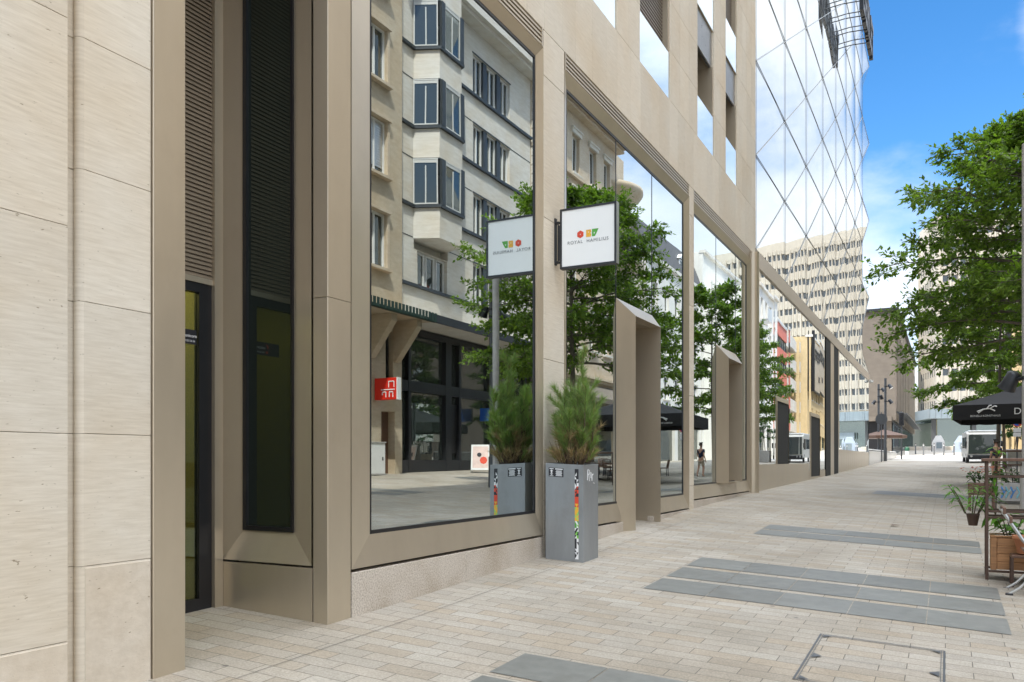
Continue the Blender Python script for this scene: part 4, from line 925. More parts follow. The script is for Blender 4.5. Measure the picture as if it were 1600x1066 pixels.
# cream office block, turned 15.6 degrees
of = thing('office_block', 'cream concrete office block with rows of deep-set windows and a blue-grey glazed podium', 'building', (2.4, 140, 0), R(15.6))
FH, Z0, NF, BW = 2.36, 7.9, 12, 1.22; NB, NS = 30, 8; LW, LD = NB*BW, NS*BW
mb = MB(); mb.box((.5, .5, 1), (LW-.3, LD, Z0+NF*FH)); mb.box((0, 0, Z0+NF*FH-.6), (LW, LD, Z0+NF*FH+.9)); mb.box((0, 0, Z0-.6), (LW, LD, Z0)); mb.box((-.1, -.1, Z0), (.62, .62, Z0+NF*FH-.6)); mb.build('wall', M['officestone'], of)
def scallop(n, axis):
    for f in range(NF):
        mb = MB()
        zb, zt_ = Z0+f*FH+1.45, Z0+(f+1)*FH+.22
        for b in range(n):
            u0 = .62+b*BW+.15; u1 = .62+(b+1)*BW-.15
            if u1 > (LW if axis == 'x' else LD): continue
            um = (u0+u1)/2; zd = .16
            P = [(u0, zb), (u0+.18, zb-zd), (um, zb-zd*1.35), (u1-.18, zb-zd), (u1, zb), (u1, zt_), (u0, zt_)]
            if f == NF-1: P = P[:5]+[(u1, zb+.5), (u0, zb+.5)]
            if axis == 'x': fr_ = [(u, 0.02, z) for u, z in P]; bk = [(u, .45, z) for u, z in P]
            else: fr_ = [(0.02, u, z) for u, z in P][::-1]; bk = [(.45, u, z) for u, z in P][::-1]
            n_ = len(P); mb.add(fr_+bk, [tuple(range(n_))]+[(i, n_+i, n_+(i+1) % n_, (i+1) % n_) for i in range(n_)])
        mb.build('spandrel_band', M['officestone'], of)
scallop(NB, 'x'); scallop(NS, 'y')
mb = MB()
for b in range(NB+1): mb.box((.62+b*BW-.11, -.22, Z0), (.62+b*BW+.11, .5, Z0+NF*FH-.3))
for b in range(NS+1): mb.box((-.04, .62+b*BW-.10, Z0), (.5, .62+b*BW+.10, Z0+NF*FH-.3))
mb.build('fins', M['officestone'], of)
fr_me = MB(); fr_me.box((.0, .0, 0), (.92, .05, .07)); fr_me.box((0, 0, 1.2), (.92, .05, 1.3)); fr_me.box((0,0,.07), (.06,.05,1.2)); fr_me.box((.86,0,.07), (.92,.05,1.2)); fr_me.box((.06, .025, .07), (.86, .03, 1.2), 1)
proto = None; rest = MB()
for f in range(NF):
    for b in range(NB-1):
        x_, z_ = .62+b*BW+.15, Z0+f*FH+.2
        if b < 8:
            if proto is None: proto = fr_me.build('window', [M['white'], M['officeglass']], of); w = proto
            else: w = proto.copy(); COL.objects.link(w)
            w.parent = of; w.location = (x_, .40, z_)
        else:
            rest.box((x_, .42, z_), (x_+.92, .43, z_+1.3), 1); rest.box((x_, .40, z_), (x_+.07, .419, z_+1.3)); rest.box((x_+.85, .40, z_), (x_+.92, .419, z_+1.3)); rest.box((x_+.07, .40, z_), (x_+.85, .419, z_+.08))
    for b in range(NS-1):
        rest.box((.10, .62+b*BW+.12, Z0+f*FH+.2), (.11, .62+b*BW+1.10, Z0+f*FH+1.5), 1)
tag(rest.build('other_windows', [M['white'], M['officeglass']], of), kind='stuff')
mb = MB(); mb.box((-2.2, -4.2, 6.2), (24, .6, 7.6)); mb.box((-2.2, .6, 6.2), (.4, LD, 7.6)); mb.add([(24, -4.2, 6.2), (38, -9, 6.9), (38, -9, 8.6), (24, -4.2, 7.6)], [(0,1,2,3)])
mb.build('podium_canopy', M['podium'], of)
mb = MB()
for k in range(34): mb.box((-2.1+k*.78, -4.23, 6.25), (-2.07+k*.78, -4.201, 7.55))
mb.build('cladding_seams', M['grey_metal'], of)
mb = MB(); mb.box((-1.4, -2.6, 1), (37, -2.5, 6.2)); mb.box((-1.4, -2.5, 1), (-1.3, LD, 6.2)); mb.build('podium_glass', M['greenglass'], of)
for k in range(6):
    mb = MB(); mb.box((-1.5+k*5.4, -3.0, 1), (-.9+k*5.4, -2.62, 6.2)); mb.build('podium_column', M['grey_metal'], of)
mb = MB(); mb.box((6, -3.1, 3.4), (30, -2.62, 4.4)); mb.build('podium_band', M['podium'], of)
mb = MB(); mb.box((14, -3.2, 4.9), (22, -3.11, 5.9)); mb.build('blank_white_board', M['white'], of)
mb = MB()
for q in ((3, 6), (9, 10), (14, 4)): mb.tube([(q[0], q[1], 37), (q[0], q[1], 40)], .06, 6)
mb.box((4, 5, 37), (12, 14, 38.2)); mb.build('roof_plant', M['renderwhite'], of)
# ------------------------------------------------------------------ trees
def rnd_perp(t, rr):
    v = Vector((rr.uniform(-1,1), rr.uniform(-1,1), rr.uniform(-1,1))); v -= t*v.dot(t); return v.normalized()
def make_tree(seed, h, r, zlow, trunk_r, nlimb, nsec, ntw, nleaf, lsz):
    rr = random.Random(seed); wood = MB(); leaf = MB()
    def P(t): return Vector((.12*math.sin(t*2.1), .10*math.sin(t*1.7+1), t*h*.96))
    wood.tube([P(t/10) for t in range(11)], [trunk_r*(1.25 if t == 0 else 1)*(1-.088*t) for t in range(11)], 12)
    def add_leaf(p, d, up):
        s = lsz*rr.uniform(.65, 1.25); d = (d+rnd_perp(d, rr)*.6+Vector((0,0,-.25))).normalized(); n = (up+Vector((rr.uniform(-.7,.7), rr.uniform(-.7,.7), rr.uniform(-.2,.4)))).normalized()
        w = d.cross(n).normalized()*s*.30; n = w.cross(d).normalized()
        a = p; b = p+d*s*.45+w-n*s*.06; c = p+d*s; e = p+d*s*.45-w-n*s*.06; m = p+d*s*.5+n*s*.03
        leaf.add([a, b, c, e, m], [(0,1,4), (1,2,4), (2,3,4), (3,0,4)])
    for i in range(nlimb):
        f = i/(nlimb-1); t0 = zlow/h*.85+(.93-zlow/h*.85)*f
        az = i*2.39996+rr.uniform(-.35,.35)
        prof = math.sin(math.pi*min(1, (.30+.64*f)))**.8
        L = r*prof*rr.uniform(.78,1.12); rise = rr.uniform(.02,.22)+.55*f*f
        p0 = P(t0); d = Vector((math.cos(az), math.sin(az), rise)).normalized(); side = Vector((-math.sin(az), math.cos(az), 0))
        bend = rr.uniform(-.25,.25); pts = []
        for k in range(7):
            u = k/6; pts.append(p0+d*L*u+side*bend*L*u*u+Vector((0,0,-.16*L*u*u*(1-f)+.04*math.sin(u*7+i))))
        r0 = trunk_r*.36*(1-.6*f); wood.tube(pts, [r0*(1-.13*k) for k in range(7)], 6)
        def at(u):
            x = u*6; k = min(5, int(x)); return pts[k].lerp(pts[k+1], x-k), (pts[k+1]-pts[k]).normalized()
        for j in range(nsec):
            u = .18+.82*(j+rr.random()*.7)/nsec; p1, t1 = at(min(.999, u)); sg = 1 if j % 2 else -1
            d1 = (t1*rr.uniform(.5,1.0)+side*sg*rr.uniform(.5,1.1)+Vector((0,0,rr.uniform(-.12,.35)))).normalized(); L1 = L*.42*(1.15-u*.6)*rr.uniform(.6,1.2)
            q = [p1+d1*L1*v+Vector((0,0,-.10*L1*v*v)) for v in (0,.33,.66,1)]; wood.tube(q, [.014,.011,.007,.004], 4, cap=False)
            for m in range(ntw):
                v = .15+.85*(m+rr.random())/ntw; x = min(2.999, v*3); k = int(x); p2 = q[k].lerp(q[k+1], x-k)
                d2 = (d1*rr.uniform(.4,1)+rnd_perp(d1, rr)*rr.uniform(.4,.9)); d2.z *= .55; d2.z -= rr.uniform(-.1,.22); d2.normalize(); L2 = rr.uniform(.25,.6)*r/3.4
                e = p2+d2*L2; e.z -= .05; wood.tube([p2, e], [.004,.002], 3, cap=False)
                for q_ in range(nleaf):
                    s = (q_+rr.random())/nleaf; add_leaf(p2.lerp(e, s)+rnd_perp(d2, rr)*.035, (d2+rnd_perp(d2, rr)*.8).normalized(), Vector((0,0,1)))
    return wood, leaf
def tree(label, loc, wood, leaf, rz=0, sc=1.0, proto=None):
    t = thing('street_tree', label, 'tree', loc, rz, 'trees along the middle of the street'); t.scale = (sc, sc, sc)
    if proto is None: wood.build('trunk', M['bark'], t); leaf.build('crown', M['leaf'], t)
    else:
        for ch in [x for x in COL.objects if x.parent == proto]:
            c = ch.copy(); COL.objects.link(c); c.parent = t
    return t
w_, l_ = make_tree(11, 9.2, 2.95, 4.3, .12, 46, 11, 8, 12, .125)
gz_ = zg(5.55, 21.5)
t1 = tree('nearest leafy street tree, its crown filling the right edge above the cafe terrace', (5.55, 21.5, gz_), w_, l_, R(20))
w_, l_ = make_tree(23, 9.2, 2.7, 3.6, .09, 28, 10, 7, 10, .16)
t2 = tree('leafy street tree with a dark straight trunk rising behind the black parasol', (5.5, 37.4, zg(5.5, 37.4)), w_, l_, 0)
t3 = tree('farthest street tree, its sunlit greenish trunk beside the ochre house', (6.35, 47.5, zg(6.35, 47.5)), None, None, R(130), .92, t2)

# ------------------------------------------------------------------ hanging sign on the first pillar
hs = thing('hanging_sign', 'square white projecting sign with dark frame and three coloured marks on the stone pillar', 'sign', (0, 8.09, 2.065))
S = .645; x0 = .075
mb = MB(); f = .022
for a, b in (((x0, 0), (x0+S, f)), ((x0, S-f), (x0+S, S)), ((x0, f), (x0+f, S-f)), ((x0+S-f, f), (x0+S, S-f))): mb.box((a[0], -.003, a[1]), (b[0], .075, b[1]))
mb.build('frame', M['dark_metal'], hs)
mb = MB(); mb.box((x0+f, .004, f), (x0+S-f, .071, S-f)); mb.build('face_panel', M['milk'], hs)
mb = MB(); mb.box((x0+S, .004, 0), (x0+S+.003, .072, S)); mb.build('edge_trim', M['alu'], hs)
cx = x0+S/2; lz = S*.54
mb = MB(); n = 6; rr = .042
mb.add([(cx-.085+rr*math.cos(math.pi/3*k+.5), .002, lz+rr*math.sin(math.pi/3*k+.5)) for k in range(6)], [tuple(range(6))], 0)
q = [(-.028,-.038),(.022,-.038),(.026,-.01),(.016,0),(.026,.012),(.022,.038),(-.028,.038)]; mb.add([(cx+.012+a*1.1, .002, lz+b) for a, b in q], [tuple(range(len(q)))], 1)
mb.add([(cx+.048+a, .002, lz-.038+b) for a, b in ((0,0),(.034,0),(.055,.036),(.075,.078),(0,.078))], [(0,1,2,3,4)], 2)
mb.add([(cx-.085+.005*math.cos(k*1.047), .0012, lz+.005*math.sin(k*1.047)) for k in range(6)], [tuple(range(6))], 3)
mb.quad((cx+.004,.0012,lz+.008),(cx+.012,.0012,lz+.008),(cx+.012,.0012,lz+.016),(cx+.004,.0012,lz+.016),3); mb.quad((cx+.070,.0012,lz-.012),(cx+.076,.0012,lz-.012),(cx+.082,.0012,lz+.004),(cx+.070,.0012,lz+.004),3)
mb.build('emblem', [M['red'], M['orange'], M['green'], M['milk']], hs)
TX = Matrix.Translation((cx, .0015, S*.395)) @ FRONT
text('lettering', 'ROYAL  HAMILIUS', M['grey_print'], hs, .049, TX, .0008, 'CENTER', 1.22)
mb = MB(); mb.box((0, .015, .06), (.014, .06, .565)); 
for z in (.085, .515): mb.tube([(.0, .037, z), (x0, .037, z)], .011, 8); mb.tube([(.01, .02, z), (.01, .02, z+.03)], .008, 6); mb.box((.012, .02, z-.012), (.05, .055, z+.012))
mb.tube([(.04, .03, .1), (.04, .03, .5)], .006, 6); mb.box((x0-.022, .01, .10), (x0, .06, .48))
mb.build('bracket', M['dark_metal'], hs)

# ------------------------------------------------------------------ planter with a dwarf pine
pl = thing('metal_planter', 'tall square grey steel planter with mosaic stripe and black sticker against the shop wall', 'planter', (.06, 7.76, zg(.06, 7.76)))
PW, PD, PH = .425, .41, 1.0
mb = MB(); t = .02
mb.bevbox((0, 0, 0), (PW, t, PH), .002); mb.bevbox((0, PD-t, 0), (PW, PD, PH), .002); mb.bevbox((0, t, 0), (t, PD-t, PH), .002); mb.bevbox((PW-t, t, 0), (PW, PD-t, PH), .002); mb.build('box', M['zinc'], pl)
mb = MB(); mb.box((t, t, .86), (PW-t, PD-t, .95)); mb.build('soil', M['soil'], pl)
mb = MB(); mb.box((.038, -.003, .862), (.205, -.0005, .955)); st = mb.build('sticker', M['black_print'], pl)
mb = MB(); y = -.004
for q in (((.052,.920),(.090,.920),(.071,.936)), ((.063,.898),(.079,.898),(.079,.921),(.063,.921)), ((.053,.893),(.089,.893),(.071,.879))): mb.add([(a, y, b) for a, b in q], [tuple(range(len(q)))])
mb.box((.048, y, .940), (.094, y+.0005, .948)); mb.box((.050, y, .868), (.092, y+.0005, .873)); mb.box((.112, y, .938), (.198, y+.0005, .949))
for k in range(6): mb.box((.118+.006*(k % 2), y, .872+k*.010), (.192-.004*((k*2) % 3), y+.0005, .878+k*.010))
mb.build('sticker_print', M['white_print'], st)
mb = MB(); rr = random.Random(3); sw_, n = .042, 26; zz0, zz1 = .03, .955; xs0 = .333
for k in range(n):
    za, zb_ = zz0+(zz1-zz0)*k/n, zz0+(zz1-zz0)*(k+1)/n; v = (k+.5)/n
    for c in range(2):
        xa, xb = xs0+c*sw_/2, xs0+(c+1)*sw_/2
        def col():
            if v < .24 or v > .80: return rr.choice((0, 0, 0, 1, 1))
            if v > .60: return rr.choice((2, 2, 2, 2, 0)) if v < .76 else rr.choice((2, 0, 1))
            if v > .42: return rr.choice((3, 3, 3, 5)) if v < .56 else rr.choice((2, 3, 3))
            return rr.choice((4, 5, 4, 0, 1))
        s = rr.random() < .5; y = -.002
        if s: mb.add([(xa,y,za),(xb,y,za),(xb,y,zb_)], [(0,1,2)], col()); mb.add([(xa,y,za),(xb,y,zb_),(xa,y,zb_)], [(0,1,2)], col())
        else: mb.add([(xa,y,za),(xb,y,za),(xa,y,zb_)], [(0,1,2)], col()); mb.add([(xb,y,za),(xb,y,zb_),(xa,y,zb_)], [(0,1,2)], col())
mb.build('mosaic_stripe', [M['black_print'], M['white_print'], M['red'], M['orange'], M['green'], M['lime']], pl)
mb = MB(); x = PW+.001
def stroke(pts): mb.tube([(x, .11+a*.1, .84+b*.1) for a, b in pts], .005, 4, cap=False)
for p in ([(0,0),(.1,1.1)], [(.1,1.1),(.55,1.0),(.5,.6),(.1,.6)], [(.3,.6),(.6,-.1)], [(.8,.8),(.7,.3),(1.0,.2),(1.1,.7),(.8,.8)], [(1.3,.6),(1.2,-.1)], [(1.2,.4),(1.6,.6)], [(1.5,-.3),(1.9,-.4)]): stroke(p)
mb.build('graffiti', M['white_print'], pl)
SHEAR = Matrix(((1,0,0,0),(0,1,0,0),(-.049,.02,1,0),(0,0,0,1)))       # the box stands plumb but its rim and foot follow the cross-fall
for ch in [x for x in COL.objects if x.parent == pl or (x.parent and x.parent.parent == pl)]: ch.data.transform(SHEAR)
pn = thing('dwarf_pine', 'bushy dwarf pine with upright needle plumes growing in the steel planter', 'shrub', (.06, 7.76, zg(.06, 7.76)))
rr = random.Random(9); nd = MB(); dry = MB(); stm = MB()
cx_, cy_ = PW*.55, PD*.5
def plume(p, d, L, dens, dead=False):
    d = d.normalized(); n = int(L*dens)
    for k in range(n):
        u = rr.random()**.8; q = p+d*L*u; s = rr.uniform(.07,.125)*(1.0 if u < .9 else .8)
        v = (d*rr.uniform(.55,1.3)+rnd_perp(d, rr)*rr.uniform(.45,1.0)+Vector((0,0,.12))).normalized(); w = rnd_perp(v, rr)*.0021
        (dry if dead or rr.random() < .07 else nd).add([q-w, q+w, q+v*s], [(0,1,2)])
for i in range(21):
    a = i*2.4; b = Vector((cx_+.10*math.cos(a)*rr.random(), cy_+.13*math.sin(a)*rr.random(), .93))
    lean = rr.uniform(.03,.27); H = rr.uniform(.50,.98)*(1-.5*lean); top = b+Vector((math.cos(a)*lean*.50+.03, math.sin(a)*lean*.50, H))
    if i == 0: top = b+Vector((.03, .02, 1.12))
    mid = b.lerp(top, .5)+Vector((math.cos(a)*.06, math.sin(a)*.06, -.03)); stm.tube([b, mid, top], [.011,.008,.004], 6)
    for k in range(5 if i else 7):
        u = .30+.70*k/5; q = (b.lerp(mid, u*2) if u < .5 else mid.lerp(top, min(1, u*2-1)))
        az = rr.uniform(0, 6.28); d = Vector((math.cos(az)*.55, math.sin(az)*.55, rr.uniform(.6,1.1)))
        L = rr.uniform(.14,.26)*(1.1-.35*u); stm.tube([q, q+d.normalized()*L*.8], [.005,.003], 5); plume(q+d.normalized()*L*.1, d, L, 900)
        if u < .6: plume(q, Vector((rr.uniform(-.6,.6), rr.uniform(-.6,.6), .8)), .14, 380, True)
    plume(mid.lerp(top, .3), top-mid, (top-mid).length*.85, 750)
for i in range(22):
    a = rr.uniform(0, 6.28); b = Vector((cx_+.13*math.cos(a), cy_+.18*math.sin(a), .95)); stm.tube([b, b+Vector((.12*math.cos(a), .12*math.sin(a), rr.uniform(.14,.3)))], [.004,.002], 4); plume(b+Vector((0,0,.05)), Vector((math.cos(a)*.7, math.sin(a)*.7, .8)), .17, 420, rr.random() < .6)
stm.build('stems', M['twig'], pn); nd.build('needles', M['needle'], pn); dry.build('dry_needles', M['dry'], pn)

# ------------------------------------------------------------------ street lamps
def lamp(label, loc, h, heads, rz=0, pole='grey_metal'):
    t = thing('street_lamp', label, 'street lamp', loc, rz, 'dark lamp posts with clamped spotlights')
    mb = MB(); mb.tube([(0,0,0), (0,0,.9)], [.10,.10], 14); mb.tube([(0,0,.9), (0,0,h)], .075, 14); mb.build('pole', M[pole], t)
    for z, a in heads:
        ca, sa = math.cos(a), math.sin(a); s = MB(); s.tube([(0,0,z), (.26*ca,.26*sa,z)], .03, 8); s.lathe([(.085,z-.03),(.085,z+.03)], 12)
        p = Vector((.30*ca,.30*sa,z)); d = Vector((.5*ca,.5*sa,-.75)).normalized(); s.tube([p-d*.15, p-d*.12, p+d*.10, p+d*.17], [.05,.105,.12,.145], 14)
        b = s.build('spotlight', M['dark_metal'], t); g = MB(); g.tube([p+d*.171, p+d*.176], [.12,.12], 14); g.build('lens', M['alu'], b)
    return t
lamp('tall dark lamp post with spotlights standing in mid street opposite the entrance', (7.9, 21.0, zg(7.9, 21.0)), 7.2, [(5.0, R(170)), (5.2, R(20))])
lamp('dark lamp post with spotlights just beyond the corner of the glass block', (.12, 60.3, zg(.12, 60.3)), 5.55, [(5.0, R(-20)), (4.0, R(10))])
lamp('farther dark lamp post with spotlights left of the round sign', (-.65, 65.5, zg(-.65, 65.5)), 5.5, [(5.1, R(0)), (4.6, R(60)), (4.2, R(190))])
lamp('slim pale lamp post among the trees with a big dark spotlight above the parasol', (4.93, 15.9, zg(4.93, 15.9)), 6.2, [(2.35, R(135))], 0, 'concrete')
rsn = thing('round_sign', 'round traffic sign seen from its grey back on a thin post at the street corner', 'sign', (.02, 58, zg(0.02, 58)))
mb = MB(); mb.tube([(0,0,0), (0,0,3.2)], .03, 8); mb.build('post', M['grey_metal'], rsn); mb = MB(); mb.tube([(0,-.03,2.75), (0,-.012,2.75)], .36, 24, smooth=False); mb.tube([(0,-.036,2.75), (0,-.031,2.75)], .30, 24, smooth=False); mb.build('disc', M['grey_metal'], rsn)
ws = thing('street_name_plate', 'small blank white plate on a thin post near the corner of the glass block', 'sign', (-1.5, 62.0, zg(-1.5, 62)))
mb = MB(); mb.tube([(0,0,0), (0,0,3.4)], .03, 8); mb.build('post', M['grey_metal'], ws); mb = MB(); mb.bevbox((-.45,-.05,2.75), (.45,-.03,3.25), .01); mb.build('plate', M['white'], ws)
tl = thing('traffic_light', 'dark traffic light on a thin pole before the brown stone building', 'traffic light', (.75, 68, zg(.75, 68)))
mb = MB(); mb.tube([(0,0,0), (0,0,3.6)], .05, 8); mb.build('pole', M['grey_metal'], tl); mb = MB(); mb.bevbox((-.17,-.14,2.5), (.17,.14,3.5), .03); h = mb.build('housing', M['dark_metal'], tl)
for k in range(3):
    mb = MB(); mb.tube([(0,-.141,2.7+k*.3), (0,-.20,2.7+k*.3)], [.11,.11], 12); mb.build('lens', M['black'], h)
aw = thing('market_parasol', 'low dark brown parasol canopy in front of the brown stone building', 'parasol', (-.3, 66, zg(-.3, 66)))
mb = MB(); mb.tube([(0,0,0), (0,0,2.5)], .04, 8); mb.build('pole', M['grey_metal'], aw); mb = MB(); mb.lathe([(1.5,1.55),(1.52,1.75),(.9,1.95),(.03,2.2)], 10, smooth=False); mb.build('canopy', M['darkwood'], aw)
# plaza furniture
def bollard(x, y, i):
    t = thing('bollard', 'slim grey bollard on the sunlit plaza', 'bollard', (x, y, zg(x, y)), 0, 'slim grey bollards on the sunlit plaza')
    mb = MB(); mb.lathe([(.075,0),(.075,.05),(.055,.06),(.055,1.0),(.03,1.03)], 12); mb.build('post', M['grey_metal'], t); mb = MB(); mb.lathe([(.058,.82),(.058,.92)], 12); mb.build('band', M['white'], t); return t
for i, (x, y) in enumerate(((1.9, 82), (2.75, 82), (3.5, 81), (4.3, 81), (1.2, 84), (4.9, 80))): bollard(x, y, i)
def stall(label, x, y, colr, w, h, sy):
    t = thing('covered_kiosk', label, 'kiosk', (x, y, zg(x, y))); mb = MB()
    mb.add([(-w/2,0,0),(w/2,0,0),(w/2,.8,0),(-w/2,.8,0),(-w/2*.8,.1,h*.6),(w/2*.9,.1,h*.65),(w/2*.7,.7,h*.7),(-w/2*.6,.7,h*.7),(-w*.15,.25,h),(w*.25,.25,h*.96),(w*.2,.55,h),(-w*.1,.55,h)],
        [(0,1,5,4),(1,2,6,5),(2,3,7,6),(3,0,4,7),(4,5,9,8),(5,6,10,9),(6,7,11,10),(7,4,8,11),(8,9,10,11)]); mb.build('cover', colr, t)
    mb = MB(); mb.box((-w*.1, -.03, h*.2), (w*.28, .05, h*.58)); mb.build('panel', M['podium'], t)
    for sx in (-1, 1): MB().tube([(sx*w*.42, -.05, 0), (sx*w*.42, -.05, h*.4)], .04, 8).build('leg', M['grey_metal'], t)
    return t
stall('white covered kiosk with a blue-grey panel on the sunlit plaza', 2.95, 93, M['white'], 1.3, 1.6, 0)
stall('pale blue-grey covered kiosk standing left of the camper van on the plaza', 5.0, 90, mat('blue_grey_tarp', (.42, .50, .62), .7, 0, .1, 2), 1.6, 1.6, 0)
for k, (x, y, w) in enumerate(((1.2, 100, 3.2), (3.6, 102, 2.6))):
    t = tag(MB().bevbox((x-w/2, y, zg(x, y)-.1), (x+w/2, y+1.2, zg(x, y)+.42), .05).build('stone_bench', M['pale']), ('long pale stone bench before the podium glass', 'shorter pale stone bench right of the long one on the plaza')[k], 'bench', 'pale stone benches on the plaza')
pp_ = thing('bin', 'small green and white litter bin at the end of the parapet', 'bin', (1.05, 70, zg(1.05, 70)))
mb = MB(); mb.lathe([(.2,.1),(.24,.9),(.24,.95)], 12); mb.build('body', M['white'], pp_); mb = MB(); mb.lathe([(.25,.95),(.27,1.3),(.12,1.45),(.02,1.47)], 12); mb.build('hood', M['darkgreen'], pp_); pp_.scale = (.62,)*3

# ------------------------------------------------------------------ camper van
van = thing('camper_van', 'beige camper van with a big dark windscreen parked at the end of the street', 'van', (5.75, 58.0, zg(5.75, 58)), R(3))
W2, VH, VL = .90, 1.92, 4.2
prof = [(.0,.35),(-.04,.55),(.28,1.78),(.55,VH),(VL-.2,VH+.02),(VL,1.6),(VL,.35)]     # side outline (y, z), nose towards the camera
mb = MB(); n = len(prof)
mb.add([(-W2, y, z) for y, z in prof]+[(W2, y, z) for y, z in prof], [tuple(range(n))[::-1], tuple(range(n, 2*n))]+[(i, (i+1) % n, n+(i+1) % n, n+i) for i in range(n)]); bd = mb.build('body', mat('cream_van_paint', (.60, .57, .50), .35, 0, .03, 2), van)
mb = MB(); mb.add([(-W2+.07, -.042, .56), (W2-.07, -.042, .56), (W2-.12, .255, 1.74), (-W2+.12, .255, 1.74)], [(0,1,2,3)]); mb.add([(-W2+.07, -.060, .56), (W2-.07, -.060, .56), (W2-.12, .237, 1.74), (-W2+.12, .237, 1.74)], [(0,1,2,3)]); mb.build('windscreen', M['winglass'], van)
mb = MB(); mb.bevbox((-W2+.03, -.12, .22), (W2-.03, .1, .50), .03); mb.build('bumper', M['dark_metal'], van)
mb = MB(); mb.add([(-W2-.01, .35, .9), (-W2-.01, .42, 1.62), (-W2-.01, 1.5, 1.62), (-W2-.01, 1.5, .9)], [(0,1,2,3)]); mb.add([(-W2-.01, 1.7, .95), (-W2-.01, 1.7, 1.62), (-W2-.01, 3.7, 1.62), (-W2-.01, 3.7, .95)], [(0,1,2,3)]); mb.build('side_window', M['winglass'], van)
mb = MB(); mb.bevbox((-W2+.1, .5, VH+.0), (W2-.1, VL-.5, VH+.10), .03); mb.build('roof_panel', M['white'], van)
for sx in (-1, 1):
    mb = MB(); mb.tube([(sx*(W2-.22), -.14, .42), (sx*(W2-.22), .0, .42)], .07, 14); mb.build('headlight', M['alu'], van)
    mb = MB(); mb.bevbox((sx*(W2+.06)-.05, .12, 1.0), (sx*(W2+.06)+.05, .22, 1.35), .02); mb.build('mirror', M['dark_metal'], van)
    for y in (.85, 3.3):
        mb = MB(); mb.tube([(sx*(W2-.16), y, .3), (sx*(W2+.01), y, .3)], .30, 20); w = mb.build('wheel', M['black'], van); mb = MB(); mb.tube([(sx*(W2+.01), y, .3), (sx*(W2+.02), y, .3)], .16, 16); mb.build('rim', M['alu'], w)
# no-parking sign
npk = thing('no_parking_sign', 'round blue no-parking sign with red ring and small white plates below', 'sign', (5.95, 34.0, zg(5.95, 34)))
mb = MB(); mb.tube([(0,0,0), (0,0,2.25)], .025, 8); mb.build('post', M['grey_metal'], npk)
mb = MB(); mb.tube([(0,-.045,2.02), (0,-.03,2.02)], .15, 24, smooth=False); d = mb.build('disc', M['red'], npk); mb = MB(); mb.tube([(0,-.050,2.02), (0,-.046,2.02)], .115, 24, smooth=False); mb.build('blue_field', mat('sign_blue', (.02, .12, .50), .4, 0, .03, 3), d)
mb = MB(); mb.tube([(-.08,-.054,2.10), (.08,-.054,1.94)], .016, 4); mb.build('slash', M['red'], d)
for k in range(2):
    mb = MB(); mb.bevbox((-.12, -.04, 1.52+k*.16), (.12, -.025, 1.66+k*.16), .005); mb.build('plate', M['white'], npk)

# ------------------------------------------------------------------ cafe terrace: parasol, furniture, racks, plants
def parasol(label, x, y, rz, half=2.05, h=3.15):
    t = thing('cafe_parasol', label, 'parasol', (x, y, zg(x, y)), rz, 'black square parasols of the cafe terrace')
    mb = MB(); mb.tube([(0,0,.06), (0,0,h-.05)], .035, 10); mb.build('pole', M['dark_metal'], t)
    mb = MB(); mb.bevbox((-.4,-.4,0), (.4,.4,.07), .02); mb.build('base', M['concrete'], t)
    ze = h-.78; c = MB(); N_ = 10
    def edge(k, u):                       # roof panels sag a little between the ribs
        a, b = [(-half,-half), (half,-half), (half,half), (-half,half)][k], [(-half,-half), (half,-half), (half,half), (-half,half)][(k+1) % 4]
        return a[0]+(b[0]-a[0])*u, a[1]+(b[1]-a[1])*u
    for k in range(4):
        vs = []
        for j in range(7):
            v = j/6
            for i in range(N_+1):
                u = i/N_; ex, ey = edge(k, u); sag = -.07*math.sin(math.pi*v)*(.4+.6*math.sin(math.pi*u)); vs.append((ex*v, ey*v, h+(ze-h)*v+sag))
        c.add(vs, [(j*(N_+1)+i, (j+1)*(N_+1)+i, (j+1)*(N_+1)+i+1, j*(N_+1)+i+1) for j in range(6) for i in range(N_)], 0, True)
    c.build('canopy', M['canvas'], t)
    for k in range(4):
        v = MB(); vs = []
        for i in range(25):
            ex, ey = edge(k, i/24); s = 1.006; vs += [(ex*s, ey*s, ze), (ex*(s+.004), ey*(s+.004), ze-.42-.018*abs(math.sin(i*math.pi/3)))]
        v.add(vs, [(2*i, 2*i+1, 2*i+3, 2*i+2) for i in range(24)]); va = v.build('valance', M['canvas'], t)
        if k == 0:
            text('lettering', "D'WAISS", M['white_print'], va, .26, Matrix.Translation((-.55, -half*1.012-.012, ze-.30)) @ FRONT, .001)
            text('small_lettering', 'BONELLI KONSTHAUS', M['white_print'], va, .075, Matrix.Translation((-1.62, -half*1.012-.012, ze-.35)) @ FRONT, .001)
            hm = MB()                      # small leaping-animal emblem
            for p in ([(-1.45,-.20),(-1.30,-.14),(-1.12,-.12),(-1.02,-.05)], [(-1.02,-.05),(-.95,-.07)], [(-1.30,-.15),(-1.42,-.24)], [(-1.12,-.13),(-1.00,-.19)], [(-1.2,-.12),(-1.14,-.04),(-1.08,-.03)]): hm.tube([(a, -half*1.012-.012, ze+b) for a, b in p], .018, 4)
            hm.build('emblem', M['white_print'], va)
    r = MB()
    for k in range(4):
        ex, ey = edge(k, 0); r.tube([(0,0,h-.14), (ex*.97, ey*.97, ze-.04)], .018, 5)
    r.build('ribs', M['dark_metal'], t); return t
parasol('nearer black parasol with white lettering on its valance', 6.12, 29.2, R(-4))
parasol('farther black parasol partly hidden behind the lettered one', 8.6, 33.8, R(6))
